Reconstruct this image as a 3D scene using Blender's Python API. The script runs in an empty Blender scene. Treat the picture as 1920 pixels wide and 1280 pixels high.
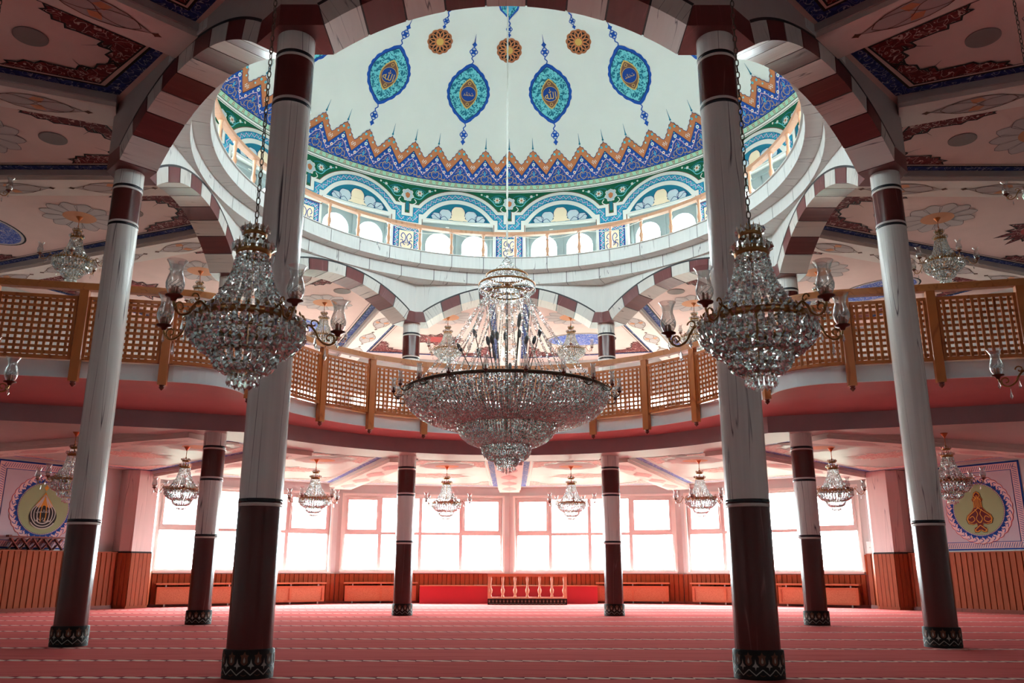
import bpy, math, random
from math import sin, cos, pi, radians as rad, sqrt, atan2, degrees as deg
from mathutils import Vector, Euler, geometry as mgeo

# ------------------------------------------------------------------ camera, sky, exposure
U = 0.58            # one plan unit in metres; all plan dimensions below are in plan units
SC = bpy.context.scene
COL = SC.collection
camd = bpy.data.cameras.new('camera'); camd.sensor_width = 36.0; camd.lens = 36.0*1585.4/1920
camd.clip_start = 0.05; camd.clip_end = 300
cam = bpy.data.objects.new('camera', camd); COL.objects.link(cam)
cam.location = (0.103*U, -19.324*U, 1.293*U)
cam.rotation_euler = (rad(90+15.224), rad(-0.07), rad(-0.02))
SC.camera = cam

SKY = 9.0
w = bpy.data.worlds.new('overcast_sky'); SC.world = w; w.use_nodes = True
nb = w.node_tree.nodes['Background']; nb.inputs[0].default_value = (0.83, 0.97, 1.0, 1); nb.inputs[1].default_value = SKY
w.cycles.sampling_method = 'AUTOMATIC'
SC.view_settings.view_transform = 'Standard'; SC.view_settings.look = 'None'
SC.view_settings.gamma = 1.0; SC.view_settings.use_curve_mapping = False
SC.view_settings.exposure = 2.4
cy = SC.cycles
cy.max_bounces = 7; cy.diffuse_bounces = 4; cy.glossy_bounces = 3; cy.transmission_bounces = 5
cy.use_adaptive_sampling = True; cy.adaptive_threshold = 0.035; cy.adaptive_min_samples = 16
cy.transparent_max_bounces = 10; cy.caustics_reflective = False; cy.caustics_refractive = False
cy.sample_clamp_indirect = 12.0; cy.use_denoising = True

# ------------------------------------------------------------------ plan measurements
R = 8.5                      # circle of the eight columns
RO = 19.35; AP = RO*cos(pi/16)   # outer sixteen-sided wall
API, APO = 7.50, 8.26        # inner and outer face of the arcade
Z_IMP, Z_IMPT = 9.25, 9.61
Z_CEIL, Z_BEAM = 10.75, 10.50
Z_LOW = 4.95
RD = 8.8                     # drum
DC, DR = 10.4, 9.71          # dome centre height and radius
NU = 15                      # bays of the drum
def P(a, r, z=0.0):          # polar: a in degrees from the far side, clockwise
    return (r*sin(rad(a)), r*cos(rad(a)), z)

# ------------------------------------------------------------------ materials
MATS = {}
def new_mat(name):
    m = bpy.data.materials.new(name); m.use_nodes = True; MATS[name] = m
    return m, m.node_tree.nodes, m.node_tree.links, m.node_tree.nodes['Principled BSDF']
def plain(name, col, rough=0.6, metal=0.0, spec=0.5, var=0.08, vscale=3.0, bump=0.0):
    m, n, l, b = new_mat(name)
    b.inputs['Roughness'].default_value = rough; b.inputs['Metallic'].default_value = metal
    b.inputs['Specular IOR Level'].default_value = 0.15 if name.startswith('p_') else spec
    tc = n.new('ShaderNodeTexCoord'); nz = n.new('ShaderNodeTexNoise'); nz.inputs['Scale'].default_value = vscale
    nz.inputs['Detail'].default_value = 3
    l.new(tc.outputs['Object'], nz.inputs['Vector'])
    mx = n.new('ShaderNodeMix'); mx.data_type = 'RGBA'
    c = col
    mx.inputs[6].default_value = (c[0]*(1-var), c[1]*(1-var), c[2]*(1-var), 1)
    mx.inputs[7].default_value = (min(1, c[0]*(1+var)), min(1, c[1]*(1+var)), min(1, c[2]*(1+var)), 1)
    l.new(nz.outputs['Fac'], mx.inputs[0]); l.new(mx.outputs[2], b.inputs['Base Color'])
    if bump:
        bp = n.new('ShaderNodeBump'); bp.inputs['Strength'].default_value = bump
        l.new(nz.outputs['Fac'], bp.inputs['Height']); l.new(bp.outputs['Normal'], b.inputs['Normal'])
    return m
def ramp(n, stops):
    r = n.new('ShaderNodeValToRGB'); e = r.color_ramp.elements
    while len(e) < len(stops): e.new(0.5)
    for el, (p, c) in zip(e, stops):
        el.position = p; el.color = c if len(c) == 4 else (*c, 1)
    return r
def streaked(name, base, vein, scl, rough=0.3, width=0.012, dens=0.5, tone=0.06, seed=0.0, spec=0.5):
    """stone or wood with thin lines drawn out along one direction (scl small along that axis)"""
    m, n, l, b = new_mat(name); b.inputs['Roughness'].default_value = rough; b.inputs['Specular IOR Level'].default_value = spec
    tc = n.new('ShaderNodeTexCoord'); mp = n.new('ShaderNodeMapping')
    mp.inputs['Scale'].default_value = scl; mp.inputs['Location'].default_value = (seed, seed*1.7, seed*0.3)
    oi = n.new('ShaderNodeObjectInfo'); ad = n.new('ShaderNodeVectorMath'); ad.operation = 'ADD'
    sc = n.new('ShaderNodeMath'); sc.operation = 'MULTIPLY'; sc.inputs[1].default_value = 37.0
    l.new(oi.outputs['Random'], sc.inputs[0]); l.new(sc.outputs[0], ad.inputs[1])
    l.new(tc.outputs['Object'], ad.inputs[0]); l.new(ad.outputs[0], mp.inputs['Vector'])
    nz = n.new('ShaderNodeTexNoise'); nz.inputs['Scale'].default_value = 1.0; nz.inputs['Detail'].default_value = 1.5
    l.new(mp.outputs[0], nz.inputs['Vector'])
    ln = ramp(n, [(0.5-width, (0, 0, 0)), (0.5, (1, 1, 1)), (0.5+width, (0, 0, 0))])
    l.new(nz.outputs['Fac'], ln.inputs[0])
    n2 = n.new('ShaderNodeTexNoise'); n2.inputs['Scale'].default_value = 2.3; n2.inputs['Detail'].default_value = 2
    l.new(mp.outputs[0], n2.inputs['Vector'])
    mk = ramp(n, [(dens-0.06, (0, 0, 0)), (dens+0.06, (1, 1, 1))]); l.new(n2.outputs['Fac'], mk.inputs[0])
    mu = n.new('ShaderNodeMath'); mu.operation = 'MULTIPLY'
    l.new(ln.outputs[0], mu.inputs[0]); l.new(mk.outputs[0], mu.inputs[1])
    tn = n.new('ShaderNodeMix'); tn.data_type = 'RGBA'
    tn.inputs[6].default_value = (*[c*(1-tone*2) for c in base], 1); tn.inputs[7].default_value = (*[min(1, c*(1+tone)) for c in base], 1)
    l.new(n2.outputs['Fac'], tn.inputs[0])
    mx = n.new('ShaderNodeMix'); mx.data_type = 'RGBA'; mx.inputs[7].default_value = (*vein, 1)
    l.new(mu.outputs[0], mx.inputs[0]); l.new(tn.outputs[2], mx.inputs[6]); l.new(mx.outputs[2], b.inputs['Base Color'])
    return m
def scrolled(name, ground, line, accent, scale, width=0.03, rough=0.6, lv=0.5):
    """painted arabesque: winding contour lines and leaf patches on a ground colour"""
    m, n, l, b = new_mat(name); b.inputs['Roughness'].default_value = rough; b.inputs['Specular IOR Level'].default_value = 0.15
    tc = n.new('ShaderNodeTexCoord')
    nz = n.new('ShaderNodeTexNoise'); nz.inputs['Scale'].default_value = scale; nz.inputs['Detail'].default_value = 0.6
    nz.inputs['Distortion'].default_value = 1.2
    l.new(tc.outputs['Object'], nz.inputs['Vector'])
    ln = ramp(n, [(lv-width, (0, 0, 0)), (lv-width*0.4, (1, 1, 1)), (lv+width*0.4, (1, 1, 1)), (lv+width, (0, 0, 0))])
    l.new(nz.outputs['Fac'], ln.inputs[0])
    n2 = n.new('ShaderNodeTexNoise'); n2.inputs['Scale'].default_value = scale*1.6; n2.inputs['Detail'].default_value = 0.3
    n2.inputs['Distortion'].default_value = 0.8
    l.new(tc.outputs['Object'], n2.inputs['Vector'])
    pk = ramp(n, [(0.55, (0, 0, 0)), (0.57, (1, 1, 1))]); l.new(n2.outputs['Fac'], pk.inputs[0])
    m1 = n.new('ShaderNodeMix'); m1.data_type = 'RGBA'; m1.inputs[6].default_value = (*ground, 1); m1.inputs[7].default_value = (*accent, 1)
    l.new(pk.outputs[0], m1.inputs[0])
    m2 = n.new('ShaderNodeMix'); m2.data_type = 'RGBA'; m2.inputs[7].default_value = (*line, 1)
    l.new(ln.outputs[0], m2.inputs[0]); l.new(m1.outputs[2], m2.inputs[6]); l.new(m2.outputs[2], b.inputs['Base Color'])
    return m

k = 1/U
streaked('column_white', (0.83, 0.85, 0.82), (0.07, 0.07, 0.09), (10.0, 10.0, 0.36), 0.20, 0.012, 0.47, 0.10)
streaked('column_red', (0.12, 0.024, 0.022), (0.24, 0.08, 0.07), (5.0, 5.0, 0.25), 0.18, 0.01, 0.55, 0.15)
streaked('stone_white', (0.70, 0.68, 0.64), (0.12, 0.12, 0.13), (9.0, 0.5, 0.5), 0.35, 0.013, 0.50)
streaked('stone_red', (0.175, 0.036, 0.036), (0.32, 0.12, 0.11), (9.0, 0.4, 0.4), 0.30, 0.008, 0.55, 0.12)
streaked('stone_ring', (0.72, 0.74, 0.72), (0.20, 0.20, 0.22), (8.0, 0.8, 0.8), 0.4, 0.010, 0.55)
streaked('stone_wall', (0.74, 0.76, 0.74), (0.35, 0.35, 0.36), (5.0, 5.0, 0.5), 0.45, 0.008, 0.55)
streaked('pilaster_stone', (0.66, 0.50, 0.47), (0.20, 0.12, 0.12), (6.0, 6.0, 0.45), 0.4, 0.012, 0.5)
streaked('wood_lattice', (0.60, 0.185, 0.050), (0.42, 0.11, 0.03), (3.0, 3.0, 0.8), 0.36, 0.03, 0.5, 0.10)
streaked('wood_rail', (0.60, 0.215, 0.070), (0.42, 0.13, 0.04), (6.0, 6.0, 6.0), 0.32, 0.03, 0.5, 0.10)
streaked('wood_pine', (0.56, 0.29, 0.17), (0.42, 0.20, 0.11), (5.0, 5.0, 1.0), 0.4, 0.02, 0.5, 0.06)
streaked('wood_plank', (0.31, 0.072, 0.026), (0.20, 0.04, 0.015), (14.0, 14.0, 0.9), 0.55, 0.03, 0.5, 0.14, spec=0.15)
streaked('wood_cabinet', (0.52, 0.155, 0.070), (0.40, 0.10, 0.05), (1.2, 12.0, 12.0), 0.36, 0.02, 0.5, 0.08)
streaked('wood_mesh', (0.55, 0.21, 0.11), (0.42, 0.13, 0.06), (40.0, 40.0, 40.0), 0.6, 0.08, 0.3, 0.06)
streaked('wood_stand', (0.20, 0.035, 0.020), (0.10, 0.02, 0.01), (10.0, 10.0, 3.0), 0.3, 0.03, 0.5)
plain('joint_black', (0.02, 0.02, 0.025), 0.4)
plain('joint_grey', (0.09, 0.09, 0.10), 0.6)
plain('band_black', (0.012, 0.015, 0.022), 0.2)
plain('band_white', (0.70, 0.67, 0.64), 0.25)
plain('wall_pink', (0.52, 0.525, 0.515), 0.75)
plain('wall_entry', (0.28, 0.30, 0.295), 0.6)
plain('wall_mauve', (0.46, 0.37, 0.41), 0.75)
plain('ceiling_pink', (0.72, 0.49, 0.445), 0.7)
plain('ceiling_low', (0.47, 0.42, 0.40), 0.45)
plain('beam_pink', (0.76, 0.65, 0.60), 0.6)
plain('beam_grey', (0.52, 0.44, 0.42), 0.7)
plain('soffit_red', (0.52, 0.20, 0.205), 0.6)
plain('fascia_white', (0.84, 0.90, 0.94), 0.5)
plain('ring_beam', (0.42, 0.40, 0.43), 0.5)
plain('plaster_white', (0.60, 0.62, 0.585), 0.75, var=0.03)
plain('drum_white', (0.60, 0.61, 0.58), 0.7, var=0.04)
plain('frame_white', (0.72, 0.66, 0.62), 0.4)
plain('frame_pink', (0.64, 0.54, 0.51), 0.4)
plain('frame_grey', (0.24, 0.29, 0.29), 0.5)
plain('gallery_carpet', (0.58, 0.42, 0.38), 0.9, spec=0.0)
plain('carpet_red', (0.45, 0.018, 0.030), 0.9)
plain('gold', (0.40, 0.20, 0.075), 0.32, 1.0)
plain('copper', (0.50, 0.17, 0.07), 0.30, 1.0)
plain('iron', (0.10, 0.075, 0.055), 0.42, 0.8)
plain('cup_dark', (0.16, 0.05, 0.035), 0.4, 0.6)
plain('candle', (0.55, 0.36, 0.24), 0.5)
plain('bulb_grey', (0.20, 0.21, 0.22), 0.25, 0.3)
plain('rope', (0.55, 0.56, 0.52), 0.5)
plain('box_white', (0.72, 0.66, 0.63), 0.5)
plain('speaker_grey', (0.24, 0.19, 0.18), 0.7)
plain('ground_green', (0.12, 0.14, 0.11), 0.9, spec=0.0)
plain('roof_gravel', (0.34, 0.35, 0.34), 0.9)
# paints
plain('p_blue', (0.008, 0.045, 0.24), 0.6); plain('p_royal', (0.010, 0.070, 0.34), 0.6); plain('p_navy', (0.012, 0.035, 0.14), 0.6)
plain('p_teal', (0.012, 0.16, 0.24), 0.6); plain('p_sky', (0.06, 0.32, 0.50), 0.6); plain('p_aqua', (0.12, 0.48, 0.54), 0.6)
plain('p_mint', (0.33, 0.60, 0.42), 0.6); plain('p_green', (0.006, 0.11, 0.055), 0.6); plain('p_orange', (0.50, 0.18, 0.075), 0.6)
plain('p_gold', (0.55, 0.36, 0.10), 0.5); plain('p_brown', (0.16, 0.075, 0.05), 0.6); plain('p_red', (0.40, 0.05, 0.05), 0.6)
plain('p_white', (0.68, 0.69, 0.64), 0.6); plain('p_cream', (0.78, 0.66, 0.47), 0.6); plain('p_grey', (0.46, 0.56, 0.60), 0.6)
plain('p_pink', (0.66, 0.42, 0.56), 0.6); plain('p_black', (0.018, 0.015, 0.015), 0.6); plain('p_lilac', (0.52, 0.44, 0.43), 0.7)
plain('p_petal', (0.56, 0.47, 0.46), 0.7); plain('p_peach', (0.66, 0.30, 0.17), 0.7); plain('p_lime', (0.27, 0.32, 0.165), 0.7)
plain('p_amber', (0.55, 0.23, 0.03), 0.6); plain('p_dred', (0.10, 0.012, 0.016), 0.6); plain('p_silver', (0.42, 0.40, 0.36), 0.6)
plain('p_outline', (0.24, 0.19, 0.19), 0.7)
plain('p_rose', (0.68, 0.45, 0.44), 0.7)
scrolled('s_red', (0.13, 0.014, 0.018), (0.60, 0.40, 0.36), (0.21, 0.03, 0.034), 8.5, 0.030)
scrolled('s_navy', (0.020, 0.034, 0.15), (0.36, 0.36, 0.46), (0.035, 0.055, 0.22), 9.0, 0.026)
scrolled('s_blue', (0.05, 0.09, 0.40), (0.62, 0.56, 0.60), (0.10, 0.16, 0.50), 12.0, 0.035)
scrolled('s_teal', (0.010, 0.13, 0.19), (0.16, 0.52, 0.55), (0.11, 0.44, 0.50), 11.0, 0.075)
scrolled('s_dome', (0.008, 0.055, 0.30), (0.36, 0.24, 0.12), (0.012, 0.085, 0.38), 9.0, 0.020)
scrolled('s_weave', (0.008, 0.18, 0.36), (0.10, 0.38, 0.52), (0.015, 0.27, 0.42), 12.0, 0.04)
scrolled('s_weave2', (0.010, 0.05, 0.20), (0.30, 0.45, 0.60), (0.05, 0.25, 0.40), 22.0, 0.04)
scrolled('s_pale', (0.66, 0.52, 0.52), (0.12, 0.14, 0.42), (0.60, 0.46, 0.48), 30.0, 0.05)
scrolled('s_rosette', (0.05, 0.02, 0.012), (0.55, 0.26, 0.12), (0.48, 0.20, 0.09), 20.0, 0.07)
scrolled('s_pink', (0.68, 0.46, 0.42), (0.40, 0.24, 0.22), (0.60, 0.24, 0.23), 10.0, 0.03)

def glassy():
    m, n, l, b = new_mat('crystal')
    n.remove(b); o = n['Material Output']
    g = n.new('ShaderNodeBsdfGlass'); g.inputs['IOR'].default_value = 1.55; g.inputs['Roughness'].default_value = 0.02
    g.inputs['Color'].default_value = (0.92, 0.96, 0.95, 1)
    gl = n.new('ShaderNodeBsdfGlossy'); gl.inputs['Roughness'].default_value = 0.03; gl.inputs['Color'].default_value = (0.93, 0.97, 0.96, 1)
    mx = n.new('ShaderNodeMixShader'); mx.inputs[0].default_value = 0.50
    tr = n.new('ShaderNodeBsdfTransparent'); m3 = n.new('ShaderNodeMixShader'); m3.inputs[0].default_value = 0.24
    l.new(g.outputs[0], mx.inputs[1]); l.new(gl.outputs[0], mx.inputs[2])
    l.new(mx.outputs[0], m3.inputs[1]); l.new(tr.outputs[0], m3.inputs[2]); l.new(m3.outputs[0], o.inputs[0])
    for nm, tint, fac in (('shade_glass', (0.93, 0.95, 0.95), 0.16), ('window_glass', (0.985, 0.99, 0.985), 0.03)):
        m, n, l, b = new_mat(nm); n.remove(b); o = n['Material Output']
        t = n.new('ShaderNodeBsdfTransparent'); t.inputs[0].default_value = (*tint, 1)
        gl = n.new('ShaderNodeBsdfGlossy'); gl.inputs['Roughness'].default_value = 0.08 if nm == 'window_glass' else 0.22
        mx = n.new('ShaderNodeMixShader'); mx.inputs[0].default_value = fac
        if nm == 'shade_glass':
            lw = n.new('ShaderNodeLayerWeight'); lw.inputs[0].default_value = 0.35
            ad = n.new('ShaderNodeMath'); ad.operation = 'MULTIPLY_ADD'; ad.inputs[1].default_value = 0.6; ad.inputs[2].default_value = 0.30
            l.new(lw.outputs['Facing'], ad.inputs[0]); l.new(ad.outputs[0], mx.inputs[0])
        l.new(t.outputs[0], mx.inputs[1]); l.new(gl.outputs[0], mx.inputs[2]); l.new(mx.outputs[0], o.inputs[0])
glassy()

def carpet():
    m, n, l, b = new_mat('carpet'); b.inputs['Roughness'].default_value = 0.85; b.inputs['Specular IOR Level'].default_value = 0.0
    tc = n.new('ShaderNodeTexCoord'); sp = n.new('ShaderNodeSeparateXYZ'); l.new(tc.outputs['Object'], sp.inputs[0])
    def math(op, a, bb=None, c=None):
        x = n.new('ShaderNodeMath'); x.operation = op
        for i, q in enumerate((a, bb, c)):
            if q is None: continue
            if isinstance(q, (int, float)): x.inputs[i].default_value = q
            else: l.new(q, x.inputs[i])
        return x.outputs[0]
    pitch = 2.12*U; y0 = -7.93*U
    X, Y = sp.outputs[0], sp.outputs[1]
    v = math('SUBTRACT', math('FLOORED_MODULO', math('ADD', Y, -y0+pitch/2), pitch), pitch/2)   # distance from the row line
    ph = math('FLOORED_MODULO', X, 0.155); sl = math('MULTIPLY', math('SUBTRACT', ph, 0.0775), 0.30)
    d = math('ABSOLUTE', math('ADD', v, sl))
    leaf = math('LESS_THAN', math('ADD', d, math('MULTIPLY', math('ABSOLUTE', math('SUBTRACT', ph, 0.07)), 0.22)), 0.046)
    shade = math('LESS_THAN', math('ABSOLUTE', math('ADD', v, math('MULTIPLY', sl, -1.0))), 0.050)
    nz = n.new('ShaderNodeTexNoise'); nz.inputs['Scale'].default_value = 1.0; nz.inputs['Detail'].default_value = 3
    mp = n.new('ShaderNodeMapping'); mp.inputs['Scale'].default_value = (0.8, 9.0, 1); l.new(tc.outputs['Object'], mp.inputs[0]); l.new(mp.outputs[0], nz.inputs['Vector'])
    c0 = ramp(n, [(0.3, (0.53, 0.098, 0.094)), (0.55, (0.63, 0.138, 0.130)), (0.75, (0.57, 0.090, 0.098))]); l.new(nz.outputs['Fac'], c0.inputs[0])
    m1 = n.new('ShaderNodeMix'); m1.data_type = 'RGBA'; m1.inputs[7].default_value = (0.17, 0.03, 0.04, 1)
    l.new(shade, m1.inputs[0]); l.new(c0.outputs[0], m1.inputs[6])
    m2 = n.new('ShaderNodeMix'); m2.data_type = 'RGBA'; m2.inputs[7].default_value = (0.74, 0.58, 0.50, 1)
    l.new(leaf, m2.inputs[0]); l.new(m1.outputs[2], m2.inputs[6]); l.new(m2.outputs[2], b.inputs['Base Color'])
    n2 = n.new('ShaderNodeTexNoise'); n2.inputs['Scale'].default_value = 160; l.new(tc.outputs['Object'], n2.inputs['Vector'])
    bp = n.new('ShaderNodeBump'); bp.inputs['Strength'].default_value = 0.25; bp.inputs['Distance'].default_value = 0.01
    l.new(n2.outputs['Fac'], bp.inputs['Height']); l.new(bp.outputs[0], b.inputs['Normal'])
    # worn pile tips catch a little light at flat angles
    gl = n.new('ShaderNodeBsdfGlossy'); gl.inputs['Roughness'].default_value = 0.75; gl.inputs['Color'].default_value = (0.9, 0.85, 0.84, 1)
    fr = n.new('ShaderNodeFresnel'); fr.inputs[0].default_value = 1.12
    fm = n.new('ShaderNodeMath'); fm.operation = 'MULTIPLY'; fm.inputs[1].default_value = 0.035; l.new(fr.outputs[0], fm.inputs[0])
    mx = n.new('ShaderNodeMixShader'); l.new(fm.outputs[0], mx.inputs[0]); l.new(b.outputs[0], mx.inputs[1]); l.new(gl.outputs[0], mx.inputs[2])
    l.new(mx.outputs[0], n['Material Output'].inputs[0])
carpet()

# ------------------------------------------------------------------ mesh helpers (plan units in, metres out)
BRND = random.Random(11)
BROT = [Euler((BRND.uniform(-.9, .9), BRND.uniform(-.9, .9), BRND.uniform(0, 6.3))).to_matrix() for _ in range(97)]
class MB:
    def __init__(s): s.v = []; s.f = []; s.m = []; s.s = []
    def add(s, vs, fs, mat=0, smooth=False):
        o = len(s.v); s.v += [tuple(p) for p in vs]
        for f in fs: s.f.append([i+o for i in f]); s.m.append(mat); s.s.append(smooth)
        return s
    def box(s, x0, x1, y0, y1, z0, z1, mat=0):
        return s.add([(x0,y0,z0),(x1,y0,z0),(x1,y1,z0),(x0,y1,z0),(x0,y0,z1),(x1,y0,z1),(x1,y1,z1),(x0,y1,z1)],
                     [(3,2,1,0),(4,5,6,7),(0,1,5,4),(1,2,6,5),(2,3,7,6),(3,0,4,7)], mat)
    def prism(s, poly, z0, z1, mat=0, top=None):
        n = len(poly); t = top or poly
        return s.add([(x,y,z0) for x,y in poly]+[(x,y,z1) for x,y in t],
                     [tuple(range(n))[::-1], tuple(range(n, 2*n))]+[(i,(i+1)%n,n+(i+1)%n,n+i) for i in range(n)], mat)
    def lathe(s, prof, seg=24, c=(0,0,0), mat=0, smooth=True, cap=True):
        vs = []; fs = []; n = len(prof)
        for i in range(seg):
            a = 2*pi*i/seg
            vs += [(c[0]+r*cos(a), c[1]+r*sin(a), c[2]+z) for r, z in prof]
        for i in range(seg):
            j = (i+1) % seg
            for q in range(n-1): fs.append((i*n+q, j*n+q, j*n+q+1, i*n+q+1))
        s.add(vs, fs, mat, smooth)
        if cap:
            for q, rev in ((0, True), (n-1, False)):
                if prof[q][0] > 1e-4:
                    o = [(c[0]+prof[q][0]*cos(2*pi*i/seg), c[1]+prof[q][0]*sin(2*pi*i/seg), c[2]+prof[q][1]) for i in range(seg)]
                    s.add(o, [tuple(range(seg))[::-1] if rev else tuple(range(seg))], mat)
        return s
    def tube(s, pts, r, seg=6, mat=0, closed=False, smooth=True):
        pts = [Vector(p) for p in pts]; n = len(pts); vs = []; fs = []
        for i, p in enumerate(pts):
            a = pts[i-1] if (i or closed) else p; b = pts[(i+1) % n] if (i < n-1 or closed) else p
            d = (b-a).normalized(); up = Vector((0,0,1)) if abs(d.z) < 0.9 else Vector((1,0,0))
            x = d.cross(up).normalized(); y = d.cross(x); rr = r[i] if isinstance(r, (list, tuple)) else r
            vs += [p+x*rr*cos(2*pi*q/seg)+y*rr*sin(2*pi*q/seg) for q in range(seg)]
        for i in range(n if closed else n-1):
            j = (i+1) % n
            for q in range(seg): fs.append((i*seg+q, j*seg+q, j*seg+(q+1)%seg, i*seg+(q+1)%seg))
        if not closed: fs += [tuple(range(seg)), tuple(range((n-1)*seg, n*seg))[::-1]]
        return s.add(vs, fs, mat, smooth)
    def sector(s, r0, r1, a0, a1, z0, z1, n=8, mat=0, full=False):
        vs = []; fs = []
        for i in range(n+1):
            a = a0+(a1-a0)*i/n
            vs += [P(a,r0,z0), P(a,r1,z0), P(a,r1,z1), P(a,r0,z1)]
        for i in range(n):
            o = i*4; q = o+4
            fs += [(o+j, q+j, q+(j+1)%4, o+(j+1)%4) for j in range(4)]
        if not full: fs += [(0,1,2,3), (4*n+3,4*n+2,4*n+1,4*n)]
        return s.add(vs, fs, mat)
    def bar(s, a, b, wx, wz, mat=0):
        """square bar from a to b, wx across (horizontal), wz the other way"""
        a = Vector(a); b = Vector(b); d = (b-a).normalized(); up = Vector((0,0,1)) if abs(d.z) < 0.95 else Vector((0,1,0))
        x = d.cross(up).normalized(); y = d.cross(x).normalized()
        vs = [p+x*sx*wx/2+y*sy*wz/2 for p in (a, b) for sx, sy in ((-1,-1),(1,-1),(1,1),(-1,1))]
        return s.add(vs, [(0,1,2,3),(7,6,5,4),(0,4,5,1),(1,5,6,2),(2,6,7,3),(3,7,4,0)], mat)
    def bead(s, p, r, h=None, mat=0):
        """a cut crystal: an octahedron turned at random"""
        h = h or r; rot = BROT[BRND.randrange(len(BROT))]
        return s.add([(p[0]+q.x, p[1]+q.y, p[2]+q.z) for q in (rot @ Vector(v) for v in ((r,0,0),(0,r,0),(-r,0,0),(0,-r,0),(0,0,h),(0,0,-h)))],
                     [(0,1,4),(1,2,4),(2,3,4),(3,0,4),(1,0,5),(2,1,5),(3,2,5),(0,3,5)], mat)
    def mesh(s, name, mats):
        me = bpy.data.meshes.new(name)
        me.from_pydata([(x*U, y*U, z*U) for x, y, z in s.v], [], s.f)
        for m in mats: me.materials.append(MATS[m])
        me.polygons.foreach_set('material_index', s.m); me.polygons.foreach_set('use_smooth', s.s)
        me.update(); return me
    def build(s, name, mats, parent=None, loc=(0,0,0), a=0.0, **kw):
        if isinstance(mats, str): mats = [mats]
        return link(name, s.mesh(name, mats), parent, loc, a, **kw)
def link(name, data, parent=None, loc=(0,0,0), a=0.0, label=None, cat=None, group=None, kind=None):
    """a is an angle in degrees, clockwise from the far side: local y then points outwards"""
    o = bpy.data.objects.new(name, data); COL.objects.link(o); o.parent = parent
    o.location = (loc[0]*U, loc[1]*U, loc[2]*U); o.rotation_euler[2] = -rad(a)
    for q, val in (('label', label), ('category', cat), ('group', group), ('kind', kind)):
        if val: o[q] = val
    return o
def empty(name, loc=(0,0,0), a=0.0, parent=None, **kw):
    return link(name, None, parent, loc, a, **kw)
def copy_tree(o, parent=None):
    c = o.copy(); COL.objects.link(c); c.parent = parent
    for ch in [x for x in KIDS.get(o.name, [])]: copy_tree(ch, c)
    return c
KIDS = {}
def index_kids():
    KIDS.clear()
    for o in COL.objects:
        if o.parent: KIDS.setdefault(o.parent.name, []).append(o)

# ------------------------------------------------------------------ flat paint: filled outlines and strokes, laid on any surface
def dense(pts, res):
    out = []
    for i, p in enumerate(pts):
        q = pts[(i+1) % len(pts)]; d = sqrt((q[0]-p[0])**2+(q[1]-p[1])**2); k = max(1, int(d/res))
        out += [(p[0]+(q[0]-p[0])*j/k, p[1]+(q[1]-p[1])*j/k) for j in range(k)]
    return out
def fill(mb, pts, fn, off, mat, res=None):
    if res:
        b = dense(pts, res); n = len(b)
        xs = [p[0] for p in b]; ys = [p[1] for p in b]
        vv = [Vector(p) for p in b]; x = min(xs)+res/2
        while x < max(xs):
            y = min(ys)+res/2
            while y < max(ys): vv.append(Vector((x, y))); y += res
            x += res
        r = mgeo.delaunay_2d_cdt(vv, [], [list(range(n))], 1, 1e-5)
        mb.add([fn(p[0], p[1], off) for p in r[0]], [tuple(f) for f in r[2]], mat)
    else:
        t = mgeo.tessellate_polygon([[Vector((p[0], p[1], 0)) for p in pts]])
        mb.add([fn(p[0], p[1], off) for p in pts], [tuple(f) for f in t], mat)
def stroke(mb, pts, wd, fn, off, mat, closed=False, taper=None):
    n = len(pts); L = []; Rr = []
    for i, p in enumerate(pts):
        a = pts[i-1] if (i or closed) else None; b = pts[(i+1) % n] if (i < n-1 or closed) else None
        def un(u, v):
            d = sqrt((v[0]-u[0])**2+(v[1]-u[1])**2) or 1e-6; return ((v[0]-u[0])/d, (v[1]-u[1])/d)
        d1 = un(a, p) if a else un(p, b); d2 = un(p, b) if b else d1
        nx, ny = -(d1[1]+d2[1])/2, (d1[0]+d2[0])/2; q = nx*nx+ny*ny
        q = max(q, 0.3); ww = wd/2*(taper(i/(n-1)) if taper else 1)
        nx, ny = nx/q*ww, ny/q*ww
        L.append((p[0]+nx, p[1]+ny)); Rr.append((p[0]-nx, p[1]-ny))
    m = n if closed else n-1
    mb.add([fn(x, y, off) for x, y in L+Rr], [(i, (i+1) % n, n+(i+1) % n, n+i) for i in range(m)], mat)
def circ(cx, cy, r, n=16, ry=None, a0=0.0):
    return [(cx+r*cos(a0+2*pi*i/n), cy+(ry or r)*sin(a0+2*pi*i/n)) for i in range(n)]
def smooth_path(pts, k=6, closed=False):
    out = []; n = len(pts)
    for i in range(n if closed else n-1):
        p0 = pts[i-1] if (i or closed) else pts[0]; p1 = pts[i]; p2 = pts[(i+1) % n]; p3 = pts[(i+2) % n] if (i+2 < n or closed) else pts[-1]
        for j in range(k):
            t = j/k
            out.append(tuple(0.5*(2*p1[c]+(p2[c]-p0[c])*t+(2*p0[c]-5*p1[c]+4*p2[c]-p3[c])*t*t+(3*p1[c]-p0[c]-3*p2[c]+p3[c])*t**3) for c in range(len(p1))))
    if not closed: out.append(tuple(pts[-1]))
    return out
_txt = {}
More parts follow.
